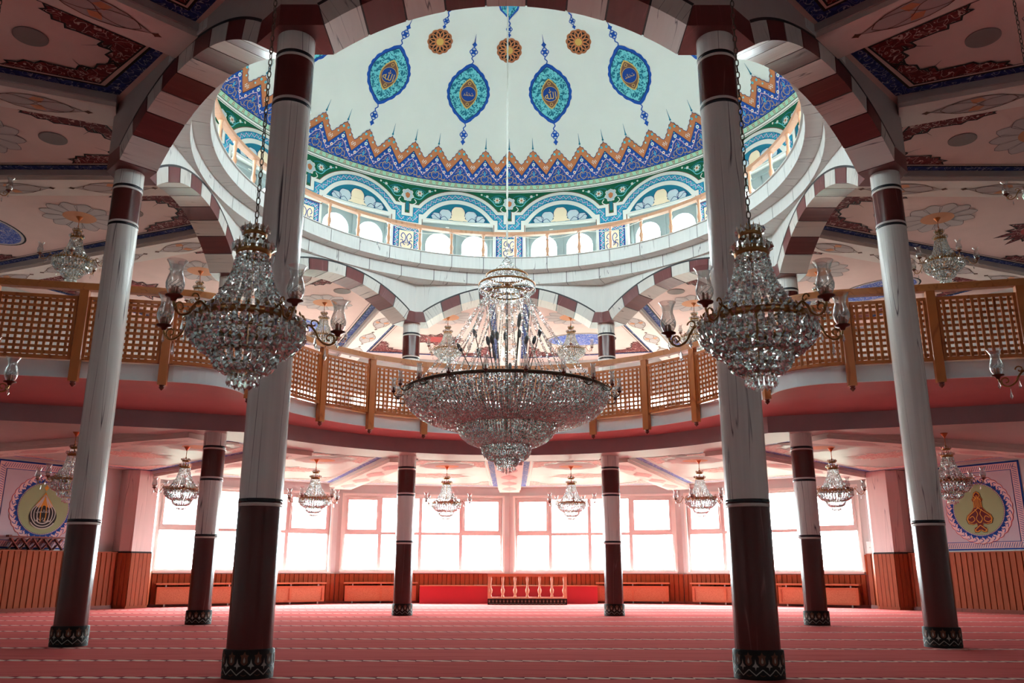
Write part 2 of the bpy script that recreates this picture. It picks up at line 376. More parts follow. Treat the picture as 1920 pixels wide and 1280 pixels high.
def text2d(body):
    """outlines of written characters as flat triangles, centred, height about 1"""
    if body in _txt: return _txt[body]
    cu = bpy.data.curves.new('script', 'FONT'); cu.body = body; cu.size = 1.0; cu.resolution_u = 3
    ob = bpy.data.objects.new('script', cu); COL.objects.link(ob)
    dg = bpy.context.evaluated_depsgraph_get(); ev = ob.evaluated_get(dg); me = ev.to_mesh()
    vs = [(v.co.x, v.co.y) for v in me.vertices]; fs = [tuple(p.vertices) for p in me.polygons]
    ev.to_mesh_clear(); bpy.data.objects.remove(ob); bpy.data.curves.remove(cu)
    if vs:
        x0, x1 = min(v[0] for v in vs), max(v[0] for v in vs); y0, y1 = min(v[1] for v in vs), max(v[1] for v in vs)
        vs = [(x-(x0+x1)/2, y-(y0+y1)/2) for x, y in vs]; ext = (x1-x0, y1-y0)
    else: ext = (1, 1)
    _txt[body] = (vs, fs, ext); return _txt[body]
def write(mb, body, cx, cy, width, fn, off, mat):
    vs, fs, ext = text2d(body); s = width/ext[0]
    mb.add([fn(cx+x*s, cy+y*s, off) for x, y in vs], fs, mat)
def dome_fn(a0, e0):
    def fn(x, y, off=0.0):
        el = rad(e0)+y/DR; a = rad(a0)+x/(DR*cos(el)); r = DR-off
        return (r*cos(el)*sin(a), r*cos(el)*cos(a), DC+r*sin(el))
    return fn
def drum_fn(a0):
    def fn(x, y, off=0.0):
        a = rad(a0)+x/RD; return ((RD-off)*sin(a), (RD-off)*cos(a), y)
    return fn
def facet_fn(y0=0.0):
    return lambda x, y, off=0.0: (x, y0-off, y)
def under_fn(z):                 # ceilings, seen from below; local x across, y outwards
    return lambda x, y, off=0.0: (x, y, z-off)

# ================================================================== THE SETTING
# floor and ground outside
HALL = [P(22.5*i, RO)[:2] for i in range(-7, 8)]                  # sixteen-sided hall, open towards the entrance
HALL = HALL + [(P(157.5, RO)[0], -23.5), (P(-157.5, RO)[0], -23.5)]
b = MB(); b.add([(x, y, 0) for x, y in HALL], [tuple(range(len(HALL)))[::-1]])
b.build('floor', 'carpet', kind='structure', label='red prayer carpet with cream dashed row lines', cat='floor')
b = MB()
for i in range(32):
    a0, a1 = i*11.25, (i+1)*11.25
    b.add([P(a0, 19.0, -0.8), P(a1, 19.0, -0.8), P(a1, 150, -0.8), P(a0, 150, -0.8)], [(0,1,2,3)])
b.build('ground_outside', 'ground_green', kind='structure', label='ground outside beyond the windows', cat='ground')

b = MB(); b.sector(9.02, 21.0, 0, 360, 11.03, 11.15, 96, full=True)
b.build('roof_outside', 'roof_gravel', kind='structure', label='pale flat roof around the drum outside', cat='roof')

# daylight portals: they mark for the renderer where the sky can be seen from indoors
def portal(a, r, z0, z1, wd):
    ld = bpy.data.lights.new('window_daylight', 'AREA'); ld.shape = 'RECTANGLE'; ld.size = wd*U; ld.size_y = (z1-z0)*U; ld.cycles.is_portal = True
    lo = bpy.data.objects.new('window_daylight', ld); COL.objects.link(lo)
    c = P(a, r, (z0+z1)/2); lo.location = (c[0]*U, c[1]*U, c[2]*U); lo.rotation_euler = (rad(-90), 0, -rad(a))
for j in (-2, -1, 0, 1): portal(22.5*j+11.25, AP+.40, 1.25, 9.1, 7.1)
for j in range(8): portal(45*j, 9.40, 11.5, 13.3, 7.85)

# ---- outer walls: facet j spans angles 22.5*j .. 22.5*(j+1)
HALF = RO*sin(pi/16)
WIN = (1.30, 4.50); UWIN = (6.20, 9.05)
GAL = 5.70
SIDE = {-2: 'back_left', -1: 'back_centre_left', 0: 'back_centre_right', 1: 'back_right', -3: 'left_rear', 2: 'right_rear',
        -4: 'left_middle', 3: 'right_middle', -5: 'left_front', 4: 'right_front', -6: 'entrance_left', 5: 'entrance_right', -7: 'porch_left', 6: 'porch_right'}
WALLS = {}
def wall_quads(mb, x0, x1, z0, z1, holes, t=0.35, mat=0):
    """a wall in its own plane (y=0 inside face) with rectangular holes that have depth t"""
    zs = sorted({z0, z1, *[h[2] for h in holes], *[h[3] for h in holes]}); xs = sorted({x0, x1, *[h[0] for h in holes], *[h[1] for h in holes]})
    for i in range(len(xs)-1):
        for j in range(len(zs)-1):
            mx, mz = (xs[i]+xs[i+1])/2, (zs[j]+zs[j+1])/2
            if any(h[0] < mx < h[1] and h[2] < mz < h[3] for h in holes): continue
            mb.add([(xs[i],0,zs[j]),(xs[i+1],0,zs[j]),(xs[i+1],0,zs[j+1]),(xs[i],0,zs[j+1])], [(0,1,2,3)], mat)
    for hx0, hx1, hz0, hz1 in holes:
        c = [(hx0,hz0),(hx1,hz0),(hx1,hz1),(hx0,hz1)]
        for q in range(4):
            (xa,za),(xb,zb) = c[q], c[(q+1)%4]
            mb.add([(xa,0,za),(xb,0,zb),(xb,t,zb),(xa,t,za)], [(0,1,2,3)], mat)
WX0, WX1 = -3.52, 3.46
for j, side in SIDE.items():
    a = 22.5*j+11.25; loc = P(a, AP)
    back = j in (-2, -1, 0, 1)
    holes = [(WX0, WX1, *WIN), (WX0, WX1, *UWIN)] if back else []
    b = MB(); wall_quads(b, -HALF, HALF, 0, Z_CEIL, holes)
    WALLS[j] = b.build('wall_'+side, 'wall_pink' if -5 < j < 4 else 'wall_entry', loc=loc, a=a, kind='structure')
for s in (-1, 1):
    x = s*P(157.5, RO)[0]; b = MB()
    b.add([(x,-17.7,0),(x,-23.5,0),(x,-23.5,Z_CEIL),(x,-17.7,Z_CEIL)], [(0,1,2,3)])
    b.build('wall_entrance_side_'+('right' if s > 0 else 'left'), 'wall_entry', kind='structure')
b = MB(); x = P(157.5, RO)[0]; b.add([(-x,-23.5,0),(x,-23.5,0),(x,-23.5,Z_CEIL),(-x,-23.5,Z_CEIL)], [(0,1,2,3)])
b.build('wall_entrance', 'wall_entry', kind='structure')

# ---- windows in the back walls: frame, mullions, panes
MUL = [WX0, -1.95, -0.20, 1.60, WX1]
win_no = [0]
def big_window(j, z0, z1, zt, where, tt=0.06):
    win_no[0] += 1; a = 22.5*j+11.25
    e = empty('window_%d' % win_no[0], P(a, AP), a, kind='structure', cat='window', label=where)
    f = MB(); y0, y1 = 0.10, 0.22
    f.box(WX0, WX1, y0, y1, z0, z0+0.09, 0); f.box(WX0, WX1, y0, y1, z1-0.09, z1, 0)
    f.box(WX0, WX0+0.09, y0, y1, z0+.09, z1-.09, 0); f.box(WX1-0.09, WX1, y0, y1, z0+.09, z1-.09, 0)
    f.build('window_frame', 'frame_white', e)
    for x in MUL[1:-1]: MB().box(x-0.075, x+0.075, y0, y1, z0+.09, z1-.09).build('mullion', 'frame_pink', e)
    for i in range(4):
        xa = MUL[i]+(0.09 if i == 0 else 0.075); xb = MUL[i+1]-(0.09 if i == 3 else 0.075)
        MB().box(xa, xb, y0, y1, zt-tt, zt+tt).build('transom', 'frame_pink' if tt < .1 else 'wood_plank', e)
        for k2, (za, zb) in enumerate(((z0+.09, zt-tt), (zt+tt, z1-.09))):
            if k2 == 1 and i in (0, 3) and tt < .1:       # opening sash
                s = MB(); g = 0.10
                s.box(xa, xb, .06, .14, za, za+g); s.box(xa, xb, .06, .14, zb-g, zb); s.box(xa, xa+g, .06, .14, za+g, zb-g); s.box(xb-g, xb, .06, .14, za+g, zb-g)
                so = s.build('sash', 'frame_pink', e)
                MB().box(xb-.07 if i == 0 else xa+.03, xb-.03 if i == 0 else xa+.07, .02, .06, (za+zb)/2-.1, (za+zb)/2+.1).build('handle', 'frame_white', so)
            MB().box(xa, xb, .15, .165, za, zb).build('pane', 'window_glass', e)
    MB().box(WX0-.06, WX1+.06, -0.16, 0.12, z0-0.07, z0).build('window_sill', 'frame_white', e)
    t = MB(); t.box(WX0-.09, WX1+.09, -0.03, 0.0, z1, z1+.09); t.box(WX0-.09, WX0, -.03, 0, z0, z1); t.box(WX1, WX1+.09, -.03, 0, z0, z1)
    t.build('casing', 'frame_white', e)
for j, nm in ((-2, 'leftmost of the four wide ground floor windows'), (-1, 'ground floor window just left of the middle pier'),
              (0, 'ground floor window just right of the middle pier'), (1, 'rightmost of the four wide ground floor windows')):
    big_window(j, *WIN, 2.90, nm)
for j, nm in ((-2, 'leftmost upper window behind the gallery lattice'), (-1, 'upper window behind the lattice left of the big chandelier'),
              (0, 'upper window behind the lattice right of the big chandelier'), (1, 'rightmost upper window behind the gallery lattice')):
    big_window(j, *UWIN, 8.17, nm, .26)

# ---- wainscot of separate planks, a child of its wall
rnd = random.Random(4)
PLK = {}
def planks(j, x0, x1, z0, z1, y, pitch=0.2, cap=True, depth=0.05):
    n = max(1, round((x1-x0)/pitch)); p = (x1-x0)/n; key = (round(p, 3), round(z1-z0, 2))
    if key not in PLK:
        b = MB(); h = z1-z0; g = 0.008
        b.add([(g,0,0),(p-g,0,0),(p-g,0,h),(g,0,h),(g+.012,-.03,0),(p-g-.012,-.03,0),(p-g-.012,-.03,h),(g+.012,-.03,h)],
              [(4,5,6,7),(0,4,7,3),(5,1,2,6),(3,7,6,2),(0,1,5,4)])
        PLK[key] = b.mesh('plank', ['wood_plank'])
    par = WALLS[j]
    for i in range(n): link('plank', PLK[key], par, (x0+i*p, y, z0))
    b = MB(); b.box(x0, x1, y, 0, z0, z1); b.build('backing_board', 'wood_plank', par)
    if cap: MB().box(x0, x1, y-.05, 0, z1, z1+.035).build('ledge_cap', 'wood_plank', par)
    MB().box(x0, x1, y-.045, 0, 0, z0).build('baseboard', 'wood_stand', par)
for j in (-2, -1, 0, 1): planks(j, -HALF+.02, HALF-.02, 0.10, 1.20, -0.06, cap=False)
planks(1, 3.56, HALF-.02, 1.20, 1.93, -0.06, cap=False); planks(-2, -HALF+.02, -3.62, 1.20, 1.93, -0.06, cap=False)
for j in (-3, 2): planks(j, -HALF+.06, HALF-.06, 0.12, 1.93, -0.34)
for j in (-4, 3): planks(j, -HALF+.06, HALF-.06, 0.12, 1.93, -0.34, pitch=0.3)

# ---- corner pilasters at the ends of the window wall
for s in (-1, 1):
    a = 56.25*s; c = P(a, AP); sx = -2.72 if s > 0 else 3.02
    e = empty('pilaster', (c[0]+cos(rad(a))*sx, c[1]-sin(rad(a))*sx, 0), a, kind='structure', cat='pilaster',
              label='pink marbled corner pilaster at the '+('left' if s < 0 else 'right')+' end of the windows')
    pl = [(-.68,-.42),(-.40,-.74),(.40,-.74),(.68,-.42),(.68,0),(-.68,0)]
    MB().prism(pl, 1.99, Z_LOW-.02).build('shaft', 'pilaster_stone', e)
    MB().prism([(x*1.03, y*1.03) for x, y in pl], 1.93, 1.99).build('foot_strip', 'p_black', e)
    MB().prism(pl, 0.0, 1.93).build('lower_core', 'wood_plank', e)
    for (xa, ya), (xb, yb) in zip(pl[:4]+pl[5:], pl[1:5]+pl[:1]):
        d = sqrt((xb-xa)**2+(yb-ya)**2); n = max(2, round(d/.15))
        for i in range(n):
            f0, f1 = (i+.05)/n, (i+.95)/n; nx, ny = (yb-ya)/d*.03, -(xb-xa)/d*.03
            q = [(xa+(xb-xa)*f0, ya+(yb-ya)*f0), (xa+(xb-xa)*f1, ya+(yb-ya)*f1)]
            MB().prism([q[0], (q[0][0]+nx, q[0][1]+ny), (q[1][0]+nx, q[1][1]+ny), q[1]], .1, 1.93).build('plank', 'wood_plank', e)

# ================================================================== ARCADE: columns, imposts, arches
COLS = {}
SEG = 40; RC = 0.285
def tulip(mb, fn, x, y, s, off, m_out, m_in):
    o = [(0,.62),(.10,.40),(.30,.36),(.22,.20),(.26,-.15),(.12,-.30),(0,-.34),(-.12,-.30),(-.26,-.15),(-.22,.20),(-.30,.36),(-.10,.40)]
    fill(mb, [(x+p*s, y+q*s) for p, q in o], fn, off, m_out)
    fill(mb, [(x+p*s, y+q*s) for p, q in [(0,.24),(.08,0),(.06,-.14),(0,-.18),(-.06,-.14),(-.08,0)]], fn, off*1.6, m_in)
pm = MB()
RP = 0.318
pm.lathe([(RP, 0), (RP, 0.335), (RC, 0.35)], SEG, mat=0)
NT = 12
for i in range(NT):
    x0 = 2*pi*RP*i/NT; wv = 2*pi*RP/NT
    fn = lambda x, y, off=0.0: ((RP+off)*sin(x/RP), (RP+off)*cos(x/RP), y)
    tulip(pm, fn, x0, 0.225, 0.17, .004, 1, 2)
    fill(pm, [(x0+wv/2+p*.14, 0.17+q*.14) for p, q in [(0,.55),(.08,.15),(.30,-.10),(.08,-.14),(0,-.42),(-.08,-.14),(-.30,-.10),(-.08,.15)]], fn, .004, 3)
    stroke(pm, [(x0, .125), (x0+wv*.25, .09), (x0+wv*.5, .055), (x0+wv*.75, .09), (x0+wv, .125)], .012, fn, .004, 3)
    stroke(pm, [(x0-wv*.2, .06), (x0, .045), (x0+wv*.2, .06)], .01, fn, .004, 1)
PLINTH = pm.mesh('plinth', ['p_black', 'p_brown', 'p_silver', 'p_silver'])
def shaft(z0, z1): return MB().lathe([(RC, z0), (RC, z1)], SEG)
S_RED0 = shaft(.34, 2.165).mesh('lower_shaft', ['column_red'])
S_WH = shaft(2.165, 8.10).mesh('middle_shaft', ['column_white'])
S_RED1 = shaft(8.10, 8.88).mesh('upper_band', ['column_red'])
S_CAP = shaft(8.88, 9.26).mesh('neck', ['column_white'])
def line_ring(z, up):
    out = []
    for q, m in ((0, 'band_black'), (1, 'band_white')):
        b = MB(); za, zb = ((z, z+.055) if up else (z-.055, z)) if q == 0 else ((z-.045, z) if up else (z, z+.045))
        out.append(b.lathe([(RC, za), (RC+.005, za+.004), (RC+.005, zb-.004), (RC, zb)], SEG, cap=False).mesh('line_ring', [m]))
    return out
RINGS = {z: line_ring(z, up) for z, up in ((2.165, True), (8.10, False), (8.88, True), (3.65, False), (4.46, True))}
S_U0 = shaft(2.165, 3.65).mesh('middle_shaft', ['column_white']); S_U1 = shaft(3.65, 4.46).mesh('upper_band', ['column_red'])
S_U2 = shaft(4.46, 4.90).mesh('neck', ['column_white'])
S_G = shaft(5.60, 8.10).mesh('gallery_shaft', ['column_white'])
# impost: plan polygon between the springing lines of two arches, local y outwards
def side_pt(sgn, s, ap):        # a point on the arcade side that lies to sgn of the corner
    ca = rad(22.5)*sgn; t = (cos(ca), -sin(ca)); n = (sin(ca), cos(ca)); v = -s*sgn
    return (n[0]*ap+t[0]*v, n[1]*ap+t[1]*v-R)
SP, SPT = 2.745, 2.855
TAN = math.tan(pi/8)
def imp(s): return [side_pt(-1, s, API), (0, API/cos(pi/8)-R), side_pt(1, s, API), side_pt(1, s, APO), (0, APO/cos(pi/8)-R), side_pt(-1, s, APO)]
im = MB().prism(imp(SP)[::-1], Z_IMP, Z_IMPT, 0, imp(SPT)[::-1])
IMPOST = im.mesh('impost', ['stone_red'])
CLAB = {22.5: 'back column right of the big chandelier', -22.5: 'back column left of the big chandelier',
        67.5: 'rear side column behind the right-hand hanging chandelier', -67.5: 'rear side column behind the left-hand hanging chandelier',
        112.5: 'outer side column nearest the right wall emblem', -112.5: 'outer side column nearest the left wall emblem',
        157.5: 'large front column right of the big chandelier', -157.5: 'large front column left of the big chandelier'}
for a, nm in CLAB.items():
    e = empty('column', P(a, R), a, label='red and white marbled '+nm, cat='column', group='columns of the dome arcade', kind='structure')
    COLS[a] = e
    link('plinth', PLINTH, e); link('lower_shaft', S_RED0, e)
    if abs(a) < 90:
        link('middle_shaft', S_U0, e); link('under_band', S_U1, e); link('under_neck', S_U2, e); link('gallery_shaft', S_G, e)
    else: link('middle_shaft', S_WH, e)
    link('upper_band', S_RED1, e); link('neck', S_CAP, e); link('impost', IMPOST, e)
    for z in RINGS:
        if abs(a) < 90 or z not in (3.65, 4.46):
            for me in RINGS[z]: link('line_ring', me, e)

# arches: nine voussoirs each
HI = 0.905; RI = (SP**2+HI**2)/(2*HI); ZC = Z_IMP+HI-RI; AMAX = math.asin(SP/RI)
HE = 10.52-Z_IMPT; RE = (SPT**2+HE**2)/(2*HE); ZE = 10.52-RE; EMAX = math.asin(SPT/RE)
VO = {}
for i in range(9):
    b = MB(); n = 4; vs = []
    th = -AMAX+2*AMAX*(i+.5)/9; cx, cz = RI*sin(th), ZC+RI*cos(th)
    for q in range(n+1):
        f = (i+q/n)/9; f = f+(0.0026 if q == 0 else -0.0026 if q == n else 0)
        ti = -AMAX+2*AMAX*f; te = -EMAX+2*EMAX*f
        I = (RI*sin(ti), ZC+RI*cos(ti)); Ex = (RE*sin(te), ZE+RE*cos(te))
        vs += [(I[0]-cx, API, I[1]-cz), (I[0]-cx, APO, I[1]-cz), (Ex[0]-cx, APO, Ex[1]-cz), (Ex[0]-cx, API, Ex[1]-cz)]
    # turn each stone's own axes with the ring so the veining runs through it
    ct, st = cos(th), sin(th)
    vs = [(x*ct-z*st, y, x*st+z*ct) for x, y, z in vs]
    fs = []
    for q in range(n):
        o = q*4; p_ = o+4; fs += [(o+k_, p_+k_, p_+(k_+1) % 4, o+(k_+1) % 4) for k_ in range(4)]
    fs += [(3,2,1,0), (4*n,4*n+1,4*n+2,4*n+3)]
    b.add(vs, fs); VO[i] = (b.mesh('voussoir', ['stone_white' if i % 2 == 0 else 'stone_red']), (cx, cz, th))
# black joint lines: a thin recessed ring behind the stones plus the line over the extrados
def arch_lines():
    b = MB(); n = 36; pts = []
    for q in range(n+1):
        te = -EMAX+2*EMAX*q/n; pts.append(((RE)*sin(te), ZE+RE*cos(te)))
    full = [(-SPT-.6, Z_IMPT)]+pts+[(SPT+.6, Z_IMPT)]
    for y in (API-.004, APO+.004):
        stroke(b, pts, .05, lambda x, z, off, y=y: (x, y, z), 0, 0)
    # core
    vs = []
    for q in range(n+1):
        f = q/n; ti = -AMAX+2*AMAX*f; te = -EMAX+2*EMAX*f; k_ = .012
        I = (RI*sin(ti), ZC+RI*cos(ti)+k_); Ex = (RE*sin(te), ZE+RE*cos(te)-k_)
        vs += [(I[0], API+k_, I[1]), (I[0], APO-k_, I[1]), (Ex[0], APO-k_, Ex[1]), (Ex[0], API+k_, Ex[1])]
    fs = []
    for q in range(n):
        o = q*4; p_ = o+4; fs += [(o+k_, p_+k_, p_+(k_+1) % 4, o+(k_+1) % 4) for k_ in range(4)]
    b.add(vs, fs); return b.mesh('joint_core', ['joint_black'])
JOINT = arch_lines()
def spandrel():
    b = MB(); n = 36; ZT = 11.02
    ss = [-1]+[-EMAX+2*EMAX*q/n for q in range(n+1)]+[1]
    pin = [(-API*TAN, Z_IMPT)]+[(RE*sin(t), ZE+RE*cos(t)) for t in ss[1:-1]]+[(API*TAN, Z_IMPT)]
    pout = [(-APO*TAN, Z_IMPT)]+pin[1:-1]+[(APO*TAN, Z_IMPT)]
    for pts, y, m in ((pin, API, 0), (pout, APO, 1)):
        for p, q in zip(pts, pts[1:]): b.add([(p[0],y,p[1]),(q[0],y,q[1]),(q[0],y,ZT),(p[0],y,ZT)], [(0,1,2,3)], m)
    b.add([(-APO*TAN,APO,ZT),(APO*TAN,APO,ZT),(API*TAN,API,ZT),(-API*TAN,API,ZT)], [(0,1,2,3)])
    return b.mesh('spandrel_wall', ['stone_wall', 'beam_grey'])
SPAN = spandrel()
ALAB = {0: 'back arch behind the big chandelier', 45: 'rear diagonal arch right of the back arch', -45: 'rear diagonal arch left of the back arch',
        90: 'side arch on the right of the dome', -90: 'side arch on the left of the dome', 135: 'near diagonal arch at upper right',
        -135: 'near diagonal arch at upper left', 180: 'near arch across the top of the view'}
for a, nm in ALAB.items():
    e = empty('arch', (0,0,0), a, label='striped red and white '+nm, cat='arch', group='arches of the dome arcade', kind='structure')
    for i in range(9):
        me, (cx, cz, th) = VO[i]; o = link('voussoir', me, e, (cx, 0, cz)); o.rotation_euler = (0, th, 0)
    link('joint_core', JOINT, e); link('spandrel_wall', SPAN, e)

# ================================================================== RING CORNICES AND BALUSTRADE UNDER THE DRUM
NS = 42
for nm, r0, r1, z0, z1, offa, lab in (('trim_1', 7.44, 9.0, 10.55, 10.97, 2.0, 'lower ring of white veined stone blocks above the arches'),
                                      ('trim_2', 7.05, 9.0, 10.93, 11.33, -2.6, 'upper ring of white veined stone blocks under the balustrade')):
    e = empty(nm, kind='structure', cat='cornice', label=lab)
    st = 360/NS; b = MB(); g = 0.085; n = 3; vs = []
    rm = r0
    for q in range(n+1):
        a = -st/2+g+(st-2*g)*q/n
        for rr, zz in ((r0, z0), (8.3, z0), (8.3, z1), (r0, z1)):
            x, y, _ = P(a, rr); vs.append((x, y-rm, zz))
    fs = []
    for q in range(n):
        o = q*4; p_ = o+4; fs += [(o+k_, p_+k_, p_+(k_+1) % 4, o+(k_+1) % 4) for k_ in range(4)]
    fs += [(0,1,2,3), (4*n+3,4*n+2,4*n+1,4*n)]
    me = b.add(vs, fs).mesh('stone_block', ['stone_ring'])
    for i in range(NS): link('stone_block', me, e, P(offa+i*st, rm), offa+i*st)
    MB().sector(r0+.012, 8.28, 0, 360, z0+.012, z1-.012, 84, full=True).build('joint_core', 'joint_grey', e)
MB().sector(7.0, 9.02, 0, 360, 11.33, 11.36, 84, full=True).build('floor_walkway', 'drum_white', kind='structure')

e = empty('balustrade', label='pine balustrade with turned balusters around the foot of the dome', cat='balustrade')
st = 360/NS
b = MB(); b.sector(7.11, 7.29, 0, 360, 12.19, 12.29, 84, full=True); b.build('handrail', 'wood_pine', e)
b = MB(); b.sector(7.15, 7.25, 0, 360, 11.36, 11.40, 84, full=True); b.build('bottom_rail', 'wood_pine', e)
bal = MB().lathe([(.062,0),(.066,.06),(.042,.10),(.066,.20),(.074,.26),(.046,.36),(.040,.52),(.056,.62),(.040,.66),(.044,.72),(.062,.76),(.062,.80)], 10).mesh('baluster', ['wood_pine'])
for i in range(NS): link('baluster', bal, e, P(-2.6+(i+.5)*st, 7.2, 11.40))

# ================================================================== DRUM WITH PAIRED WINDOWS
STEP = 360/NU; HW = RD*rad(STEP)/2
WH = 1.27; ZW0, ZW1 = 11.55, 13.24
b = MB()
for i in range(NU):
    fn = drum_fn(STEP*i+STEP/2)
    xs = [-HW+(HW-WH)*q/3 for q in range(4)]+[-WH+2*WH*q/10 for q in range(1, 11)]+[WH+(HW-WH)*q/3 for q in range(1, 4)]
    for xa, xb in zip(xs, xs[1:]):
        inside = -WH-.001 <= xa and xb <= WH+.001
        for z0, z1 in ((11.34, ZW0), (ZW0, ZW1), (ZW1, 14.52)):
            if inside and z0 == ZW0: continue
            b.add([fn(xa, z0), fn(xb, z0), fn(xb, z1), fn(xa, z1)], [(0,1,2,3)])
    for xa in (-WH, WH): b.add([fn(xa, ZW0), fn(xa, ZW1), fn(xa, ZW1, -.3), fn(xa, ZW0, -.3)], [(0,1,2,3)])
    for za in (ZW0, ZW1):
        for q in range(10):
            xa, xb = -WH+2*WH*q/10, -WH+2*WH*(q+1)/10
            b.add([fn(xa, za), fn(xb, za), fn(xb, za, -.3), fn(xa, za, -.3)], [(0,1,2,3)])
DRUM = b.build('wall_drum', 'drum_white', kind='structure')
def drum_window():
    """flat frame with two round-headed lights, in local axes with y outwards"""
    yc = RD+.16
    f = MB(); t = .08
    def plate(y):
        for c in (-.64, .64):
            r = .46; zs = 12.42
            n = 12
            for q in range(n):
                a0, a1 = pi-pi*q/n, pi-pi*(q+1)/n
                p0, p1 = (c+r*cos(a0), zs+r*sin(a0)), (c+r*cos(a1), zs+r*sin(a1))
                f.add([(p0[0],y,p0[1]),(p1[0],y,p1[1]),(p1[0],y,ZW1),(p0[0],y,ZW1)], [(0,1,2,3)])
                f.add([(p0[0],y,p0[1]),(p1[0],y,p1[1]),(p1[0],y+t,p1[1]),(p0[0],y+t,p0[1])], [(0,1,2,3)])
            for x in (c-r, c+r): f.add([(x,y,ZW0+.1),(x,y,zs),(x,y+t,zs),(x,y+t,ZW0+.1)], [(0,1,2,3)])
            f.add([(c-r,y,ZW0),(c+r,y,ZW0),(c+r,y,ZW0+.1),(c-r,y,ZW0+.1)], [(0,1,2,3)])
        for x0, x1 in ((-WH-.05, -.64-.46), (-.64+.46, .64-.46), (.64+.46, WH+.05)):
            f.add([(x0,y,ZW0),(x1,y,ZW0),(x1,y,ZW1),(x0,y,ZW1)], [(0,1,2,3)])
    plate(yc)
    s = MB(); s.box(-.05, .05, yc-.05, yc, ZW0, 13.05); s.box(-WH, WH, yc-.06, yc, 13.05, 13.12); s.box(-WH, -WH+.09, yc-.05, yc, ZW0, 13.05); s.box(WH-.09, WH, yc-.05, yc, ZW0, 13.05)
    return f.mesh('window_frame', ['frame_grey']), s.mesh('stiles', ['frame_grey']), MB().box(-1.12, -.16, yc+.03, yc+.04, ZW0, 12.9).mesh('pane', ['window_glass']), MB().box(.16, 1.12, yc+.03, yc+.04, ZW0, 12.9).mesh('pane', ['window_glass']), \
        MB().box(-.42, -.30, yc-.08, yc-.05, 13.08, 13.10).mesh('latch', ['p_white'])
DW = drum_window()
ords = ['first', 'second', 'third', 'fourth', 'fifth', 'sixth', 'seventh']
for i in range(NU):
    win_no[0] += 1; a = STEP*i+STEP/2; aa = (a+180) % 360-180
    k_ = int(abs(aa)//STEP)
    lab = ('pair of round-headed dome windows, %s %s of the middle calligraphy tile' % (ords[k_], 'to the right' if aa > 0 else 'to the left')) if abs(aa) < 179 else 'pair of round-headed dome windows above the entrance side'
    e = empty('window_%d' % win_no[0], (0,0,0), a, kind='structure', cat='window', label=lab)
    for nm, me in zip(('window_frame', 'stiles', 'pane', 'pane', 'latch'), DW): link(nm, me, e)

# ================================================================== DOME
b = MB(); na, ne = 90, 24; e0 = math.asin((14.5-DC)/DR)
vs = []; fs = []
for j in range(ne):
    el = e0+(pi/2-e0)*j/ne
    for i in range(na): a = 2*pi*i/na; vs.append((DR*cos(el)*sin(a), DR*cos(el)*cos(a), DC+DR*sin(el)))
vs.append((0, 0, DC+DR))
for j in range(ne-1):
    for i in range(na): fs.append((j*na+i, j*na+(i+1) % na, (j+1)*na+(i+1) % na, (j+1)*na+i))
for i in range(na): fs.append(((ne-1)*na+i, (ne-1)*na+(i+1) % na, ne*na))
b.add(vs, fs, 0, True)
DOME = b.build('ceiling_dome', 'plaster_white', kind='structure', label='white painted dome with blue medallions', cat='dome')

# ------------------------------------------------------------------ dome paintings
ALLAH, MUHAMMAD = '\ufdf2', '\ufdf4'
def knot(mb, fn, x, y, s, off, m):
    """small interlaced knot with a diamond end, drawn downwards for s>0"""
    for dx, dy in ((-.5,0),(.5,0),(0,.62),(0,-.62)):
        stroke(mb, circ(x+dx*abs(s)*.55, y+dy*abs(s)*.55, abs(s)*.34, 12), abs(s)*.15, fn, off, m, True)
    stroke(mb, [(x-.28*abs(s), y-.28*abs(s)), (x+.28*abs(s), y+.28*abs(s))], abs(s)*.14, fn, off, m)
    stroke(mb, [(x+.28*abs(s), y-.28*abs(s)), (x-.28*abs(s), y+.28*abs(s))], abs(s)*.14, fn, off, m)
def star4(x, y, s): return [(x, y+s), (x+s*.42, y+s*.3), (x+s*.75, y), (x+s*.42, y-s*.3), (x, y-s), (x-s*.42, y-s*.3), (x-s*.75, y), (x-s*.42, y+s*.3)]
def pointed_oval(w, h, lobes=0, amp=0.0, n=64):
    """outline with full flanks and two pointed ends"""
    out = []
    for i in range(n):
        t = 4*i/n; s = 1-t if t < 2 else t-3           # runs 1..-1 down one side and back up the other
        x = w*(1-abs(s)**2.0)**0.92*(1 if t < 2 else -1); y = h*s
        k_ = 1+amp*(abs(sin(lobes*pi*i/n))-.5) if lobes else 1
        out.append((x*k_, y*(1 if abs(s) > .97 else k_)))
    return out
